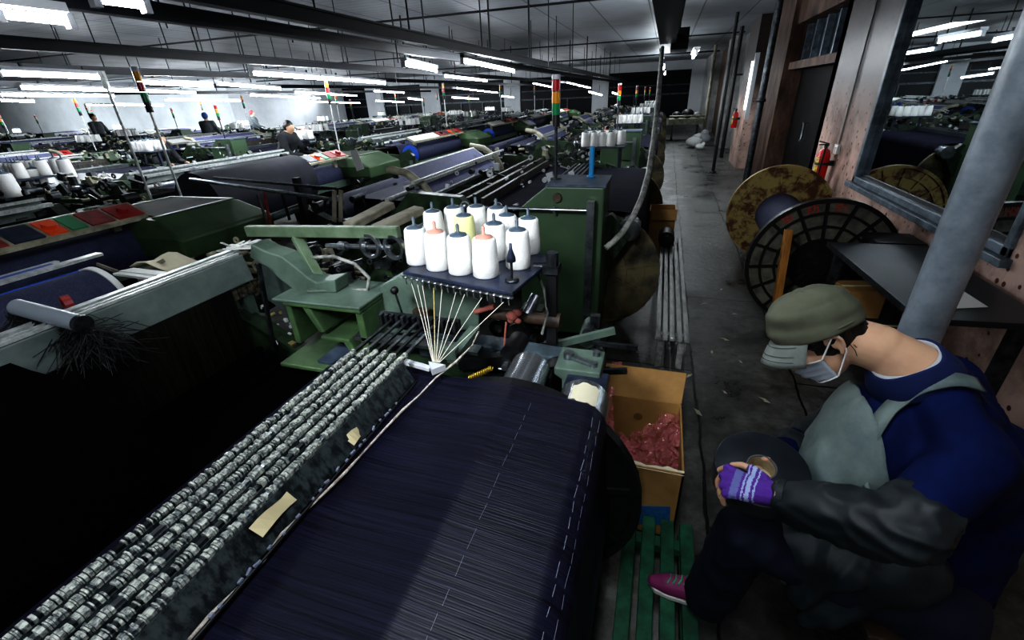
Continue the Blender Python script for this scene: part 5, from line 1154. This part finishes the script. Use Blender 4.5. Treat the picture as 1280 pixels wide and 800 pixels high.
# sleeve covers
fd = (wri - elb)
sl = blob('sleeve_cover', [('c', elb.lerp(shl, .22), elb, .066, .066), ('c', elb, elb.lerp(wri, .55), .064, .054), ('c', elb.lerp(wri, .55), elb.lerp(wri, .90), .054, .038), ('c', elb.lerp(wri, .1) + V((.0, .01, -.035)), elb.lerp(wri, .8) + V((0, .01, -.035)), .055, .042)], .006, SLV, wm, 5, disp=folds(.010, 12, (1, 1, 1.6), 6))
blob('sleeve_cover', [('c', elr.lerp(shr, .25), elr, .080, .078), ('c', elr, elr.lerp(wrr, .9), .078, .052)], .008, SLV, wm, 5, disp=folds(.009, 12, seed=8))
obj('sleeve_cuff', G().ring(elb.lerp(wri, .92), fd, .030, .040, .012, 28), SLV, sl)
# glove with stripes
gd = (K[1] - wri).normalized(); gl_ = (K[1] - wri).length
gp_ = [(k[0], k[1], [r + .0035 for r in k[2]]) for k in palm] + [('t', [K[i], K[i].lerp(tips[i][0], .8)], [.0135, .0125]) for i in range(4)] + [('t', [at(955, 600, d=1.35), at(940, 587, d=1.37)], [.0165, .014])]
glove = blob('knitted_glove', gp_, .0035, [PURP, PBL, PBD], wm, 4)
goff = ROOT[glove.name]
for poly in glove.data.polygons:
    t_ = ((poly.center + goff) - wri).dot(gd)/gl_
    poly.material_index = 1 if (.50 < t_ < .60 or .64 < t_ < .68 or .40 < t_ < .44) else (2 if (.74 < t_ < .92) else 0)
vs, fs = ring_band(wri - gd*.004, gd, [(.024, -.006), (.031, -.006), (.033, .006), (.026, .006)], 28)
obj('glove_cuff', G().add(vs, fs, True), mat('pink_cuff', (.5, .33, .36), .8), glove)
# hair
hair = blob('hair', [('e', hp_(-.020, 0, .030), AX, (.088, .072, .082)), ('e', hp_(-.070, 0, -.012), AX, (.040, .056, .050)), ('e', hp_(.03, .060, .034), AX, (.026, .016, .014)), ('e', hp_(.03, -.060, .034), AX, (.026, .016, .014))], .005, HAIR, wm, 4,
            keep=lambda p: not ((p - HCN).dot(F) > .04 and (p - HCN).dot(U) < .02), disp=folds(.0022, 60, (1, 1, .3), 1))
obj('stray_hair', G().tube([hp_(-.035, .074, -.02), hp_(-.035, .070, -.045), hp_(-.030, .064, -.065)], .0008, n=4).tube([hp_(-.042, .070, -.03), hp_(-.045, .066, -.055)], .0008, n=4), HAIR, hair)
# cap: soft crown with band, button, brim
cc = hp_(-.015, 0, .052); Fc = (F*.96 + U*.28).normalized(); Uc = (U*.96 - F*.28).normalized(); g = G(); nu, nv = 40, 16; vs = []; TILT = 0
for j in range(nv + 1):
    t_ = (PI/2*1.04)*j/nv
    for i in range(nu):
        a_ = 2*PI*i/nu; r_ = math.sin(t_)**.82
        f_, l_, u_ = .103*r_*math.cos(a_), .084*r_*math.sin(a_), .088*math.cos(t_)**.72 if t_ < PI/2 else -.004
        f_ += .008*math.cos(t_)
        u_ += TILT*f_ - .014*(t_ > 1.2) 
        p = cc + Fc*f_ + L_*l_ + Uc*u_
        q = (p - cc)*14; w_ = mnoise.noise(V((math.atan2(l_, f_)*2.2, u_*16, 3)))*.006 + (.004*math.sin(u_*120 + a_*2) if .9 < t_ < 1.45 else 0)
        p += (p - cc).normalized()*w_; vs.append(p)
fs = [(j*nu+i, j*nu+(i+1) % nu, (j+1)*nu+(i+1) % nu, (j+1)*nu+i) for j in range(nv) for i in range(nu)]
cap = obj('cap', g.add(vs, fs, True), CAPM, wm); sd = cap.modifiers.new('thick', 'SOLIDIFY'); sd.thickness = .004; ss = cap.modifiers.new('sub', 'SUBSURF'); ss.levels = 1; ss.render_levels = 1
g = G(); vs = []; n1_, n2_ = 20, 6
for i in range(n1_ + 1):
    a_ = -1.15 + 2.3*i/n1_
    for j in range(n2_ + 1):
        k_ = j/n2_; ext = .052*k_*math.cos(a_*.95)**.6
        f_ = .099*math.cos(a_) + ext; l_ = .081*math.sin(a_)*(1 + .05*k_); u_ = - .004 - .030*k_ - .018*k_*k_ - .026*(math.sin(a_)**2)*k_
        vs.append(cc + Fc*f_ + L_*l_ + Uc*u_)
fs = [(i*(n2_+1)+j, i*(n2_+1)+j+1, (i+1)*(n2_+1)+j+1, (i+1)*(n2_+1)+j) for i in range(n1_) for j in range(n2_)]
brim = obj('cap_brim', g.add(vs, fs, True), mat('grey_green_brim', (.24, .27, .25), .8, 0, col2=(.17, .19, .175), scale=8, stretch=(1, 1, 1)), cap); sd = brim.modifiers.new('thick', 'SOLIDIFY'); sd.thickness = .004
g = G()
for kk in (.35, .6, .85):
    pts = []
    for i in range(2, n1_ - 1): pts.append(vs[i*(n2_+1) + round(kk*n2_)] + U*.001)
    g.tube(pts, .0009, n=5)
obj('brim_stitching', g, mat('dark_stitch', (.05, .055, .05), .8), brim)
g = G(); pts = []
for i in range(25): a_ = 2*PI*i/24; f_, l_ = .1035*math.cos(a_), .0845*math.sin(a_); pts.append(cc + Fc*f_ + L_*l_ + Uc*(-.004))
obj('cap_band', g.tube(pts, .003, n=6), CAPM, cap)
# face mask
g = G(); vs = []; n1_, n2_ = 20, 12
for j in range(n2_ + 1):
    u_ = -.008 - .092*j/n2_
    for i in range(n1_ + 1):
        a_ = -1.18 + 2.36*i/n1_; k_ = j/n2_; bulge = .016*math.sin(PI*min(1, k_*1.1))*math.exp(-(a_*2.0)**2) + .012*math.exp(-(a_*3.5)**2)*(1 - k_)
        R_f = .082 - .008*k_; R_l = .072 - .012*k_
        f_ = .010 + R_f*math.cos(a_) + bulge + .003*math.sin(j*1.9)*math.cos(a_); l_ = R_l*math.sin(a_)*1.0
        vs.append(hp_(f_, l_, u_ + .012*abs(math.sin(a_))*(1 - 2*k_)*(-1)))
fs = [(j*(n1_+1)+i, j*(n1_+1)+i+1, (j+1)*(n1_+1)+i+1, (j+1)*(n1_+1)+i) for j in range(n2_) for i in range(n1_)]
mask = obj('face_mask', g.add(vs, fs, True), MASKM, wm); sd = mask.modifiers.new('thick', 'SOLIDIFY'); sd.thickness = .003; sd.offset = 1
for s in (n1_, 0):
    sg = 1 if (vs[s] - HCN).dot(L_) > 0 else -1
    e1 = vs[s]; e2 = vs[n2_*(n1_+1) + s]; top = hp_(-.010, sg*.086, .026); back = hp_(-.026, sg*.084, .0); low = hp_(-.016, sg*.080, -.03)
    obj('ear_loop', G().tube([e1, top, hp_(-.026, sg*.088, .022), back], .0022, n=8).tube([back, hp_(-.02, sg*.083, -.018), low, e2], .0022, n=8), STRAPM, mask)
obj('mask_edge', G().tube([v + F*.002 for v in vs[:n1_+1]], .0022, n=6).tube([v + F*.002 for v in vs[n2_*(n1_+1):]], .0022, n=6), STRAPM, mask)
# shoes
def shoe(an, toe, parent):
    d_ = (toe - an); d_.z = 0; d_.normalize(); s_ = V((-d_.y, d_.x, 0)); b_ = V((an.x, an.y, toe.z))
    sh = blob('shoe', [('t', [b_ - d_*.04 + V((0, 0, .045)), b_ + d_*.05 + V((0, 0, .045)), b_ + d_*.13 + V((0, 0, .032)), b_ + d_*.175 + V((0, 0, .024))], [.038, .040, .036, .024]), ('c', b_ + V((0, 0, .05)), b_ + V((0, 0, .10)), .038, .036)], .005, MAG, parent, 4, keep=lambda p: p.z > toe.z + .012)
    g = G(); vs = []
    out = [(-.08, .0), (-.07, .025), (-.02, .033), (.06, .037), (.12, .038), (.17, .030), (.197, .0), (.17, -.030), (.12, -.038), (.06, -.037), (-.02, -.033), (-.07, -.025)]
    obj('sole', G().prism([b_ + d_*a_ + s_*c_ + V((0, 0, .0)) for a_, c_ in out], (0, 0, .018)), WHS, sh, .003)
    g = G()
    for k in range(5): q = b_ + d_*(.05 + .018*k) + V((0, 0, .086 - .006*k)); g.tube([q - s_*.02, q + V((0, 0, .006)), q + s_*.02 + d_*.01], .003, n=6)
    q = b_ + d_*.05 + V((0, 0, .09)); g.tube([q, q + s_*.03 + V((0, 0, .012)), q + s_*.045, q + s_*.02 - V((0, 0, .004)), q], .003, n=6).tube([q, q - s_*.03 + V((0, 0, .012)), q - s_*.04], .003, n=6)
    obj('lace', g, LACE, sh)
toe = at(812, 728, z=.13)
shoe(V((.305, 1.10, .16)), V((toe.x, toe.y, .122)), wm); shoe(V((.80, 1.37, .1)), V((.64, 1.36, .002)), wm)
# stool
t = thing('low_stool', 'low dark wooden stool under the seated person in the blue jacket', 'stool', (.83, 1.12, 0))
obj('seat', G().box(.68, .98, .95, 1.29, .345, .375), RUST, t, .006)
for x in (.70, .93):
    for y in (.97, 1.24): obj('leg', G().box(x, x + .03, y, y + .03, 0, .345), RUST, t)
# the black roll in her hands
dc = at(952, 584, d=1.425); dn_ = V((-.06, -.26, .96)).normalized(); s_ = dn_.cross(V((0, 1, 0))).normalized()
t = thing('tape_roll', 'large black flat roll with cardboard core resting in the seated person hands', 'roll', dc)
obj('wound_tape', G().lathe([(.036, .0), (.112, .0), (.116, -.004), (.116, -.072), (.112, -.078), (.036, -.078)], dc, dn_, 56), mat('black_tape', (.022, .028, .036), .38, 0, col2=(.012, .015, .02), scale=6), t)
obj('core', G().lathe([(.037, .003), (.037, -.078), (.033, -.078), (.033, .003), (.037, .003)], dc, dn_, 40, False), mat('core_rim', (.10, .10, .10), .5), t)
obj('core_lining', G().lathe([(.0325, .0), (.0325, -.05), (0.0, -.05)], dc, dn_, 40, False), mat('cream_cardboard_core', (.52, .44, .30), .7, 0, var=.3, scale=20), t)
# background workers
def worker(name_label, x, y, z0, jacket_col, yaw, bend=0., hat=None, arms_fwd=True):
    for k in range(60):
        f_ = 1 + .012*((k + 1)//2)*(1 if k % 2 else -1)
        if not any(abs(x*f_ - lx_) < 1.85 and -1.95 < (y*f_ - ly_) < 2.05 for _, _, _, _, lx_, ly_ in spots): x, y = x*f_, y*f_; break
    t = thing('person', name_label, 'person', (x, y, z0)); c_, s_ = math.cos(yaw), math.sin(yaw)
    def P(f, l, u): return V((x + c_*f - s_*l, y + s_*f + c_*l, z0 + u))
    b_ = bend; nbk = P(.45*b_, 0, 1.42 - .35*b_); hd = P(.62*b_ + .02, 0, 1.57 - .48*b_)
    pr = [('s', hd, .095, (.95, .85, 1.15)), ('c', nbk, hd, .05, .05), ('s', hd + P(.09, 0, -.02) - P(0, 0, 0), .016), ('c', P(0, 0, .92), nbk + V((0, 0, -.1)), .13, .14)]
    sh = [P(.42*b_, k*.18, 1.37 - .35*b_) for k in (1, -1)]; el = [P(.5*b_ + .10, k*.24, 1.10 - .4*b_) for k in (1, -1)]; wr = [P(.5*b_ + .32, k*.16, 1.02 - .3*b_) for k in (1, -1)]
    for i in (0, 1):
        pr += [('c', sh[i], el[i], .05, .038), ('c', el[i], wr[i], .038, .026), ('c', wr[i], wr[i] + P(.08, 0, 0) - P(0, 0, 0), .024, .022)]
        pr += [('t', [wr[i] + P(.07, .012*k, 0) - P(0, 0, 0), wr[i] + P(.13, .016*k, -.01) - P(0, 0, 0)], [.009, .007]) for k in (-2, -1, 0, 1)] + [('t', [wr[i] + P(.03, .02, 0) - P(0, 0, 0), wr[i] + P(.08, .045, 0) - P(0, 0, 0)], [.01, .008])]
        k = (1, -1)[i]; pr += [('c', P(-.02, k*.09, .9), P(0, k*.10, .48), .085, .058), ('c', P(0, k*.1, .48), P(-.02, k*.1, .08), .055, .038), ('c', P(-.02, k*.1, .05), P(.12, k*.1, .03), .04, .03)]
    blob('body', pr, .014, SKIN, t, 2)
    blob('jacket', [('c', P(0, 0, .88), nbk + V((0, 0, -.12)), .155, .165), ('c', sh[0], sh[1], .075, .075)] + [('c', sh[i], el[i], .068, .056) for i in (0, 1)] + [('c', el[i], wr[i], .056, .042) for i in (0, 1)], .016, jacket_col, t, 3, disp=folds(.008, 7))
    blob('trousers', [('c', P(-.02, k*.09, .92), P(0, k*.10, .48), .11, .08) for k in (1, -1)] + [('c', P(0, k*.1, .48), P(-.02, k*.1, .10), .078, .06) for k in (1, -1)], .02, BLACK, t, 3)
    blob('hair', [('s', hd + P(-.015, 0, .025) - P(0, 0, 0), .10, (.98, .9, 1.1))], .012, HAIR if hat is None else hat, t, 2, keep=lambda p: (p.z > hd.z + .02) or (p - hd).dot(P(1, 0, 0) - P(0, 0, 0)) < .0)
    return t
WG = mat('dark_grey_jacket', (.045, .055, .06), .8); WB = mat('black_jacket', (.012, .014, .018), .8); WBL = mat('bright_blue_cap', (.03, .10, .30), .7)
p = at(114, 142, y=9.6); worker('standing person in dark grey jacket looking sideways before the far white wall', p.x, p.y, max(0, p.z - 1.68), WG, .2)
p = at(345, 150, y=9.); worker('person in black bending forward over the middle looms', p.x, p.y, 0, WB, .1, .35)
p = at(181, 172, y=6.8); worker('dark dressed person bending down beyond the leaning white signal pole', p.x, p.y, 0, WB, 0, .6)
p = at(259, 155, y=13); worker('person with blue cap far behind among the looms', p.x, p.y, 0, WG, 2, .0, WBL)
p = at(318, 155, y=14); worker('person with dark reddish cap far behind near the white wall', p.x, p.y, 0, WG, 1, .0, mat('maroon_cap', (.15, .03, .04), .7))
fill_light((-.10, .55, 2.62), .25, 1.2, 5)  # unseen light added above the near rollers and the seated person
sp_l = bpy.data.lights.new('lamp', 'SPOT'); sp_l.energy = 60; sp_l.spot_size = 1.05; sp_l.spot_blend = .8; sp_l.shadow_soft_size = .25; sp_l.color = (.92, .96, 1)  # unseen spot added to brighten the near cones and green cabinet
so_ = bpy.data.objects.new('lamp', sp_l); COL.objects.link(so_); so_.location = (-1.1, -.4, 2.6); so_.rotation_euler = (V((-.75, 2.3, 1.0)) - V(so_.location)).to_track_quat('-Z', 'Y').to_euler()
# ================================================================== light and look
w = bpy.data.worlds.new('night'); SC.world = w; w.use_nodes = True
w.node_tree.nodes['Background'].inputs[0].default_value = (.05, .07, .1, 1); w.node_tree.nodes['Background'].inputs[1].default_value = .15
SC.view_settings.view_transform = 'Standard'; SC.view_settings.look = 'High Contrast'; SC.view_settings.exposure = 2.0
SC.cycles.max_bounces = 6; SC.cycles.use_denoising = True
SC.cycles.sample_clamp_indirect = 4
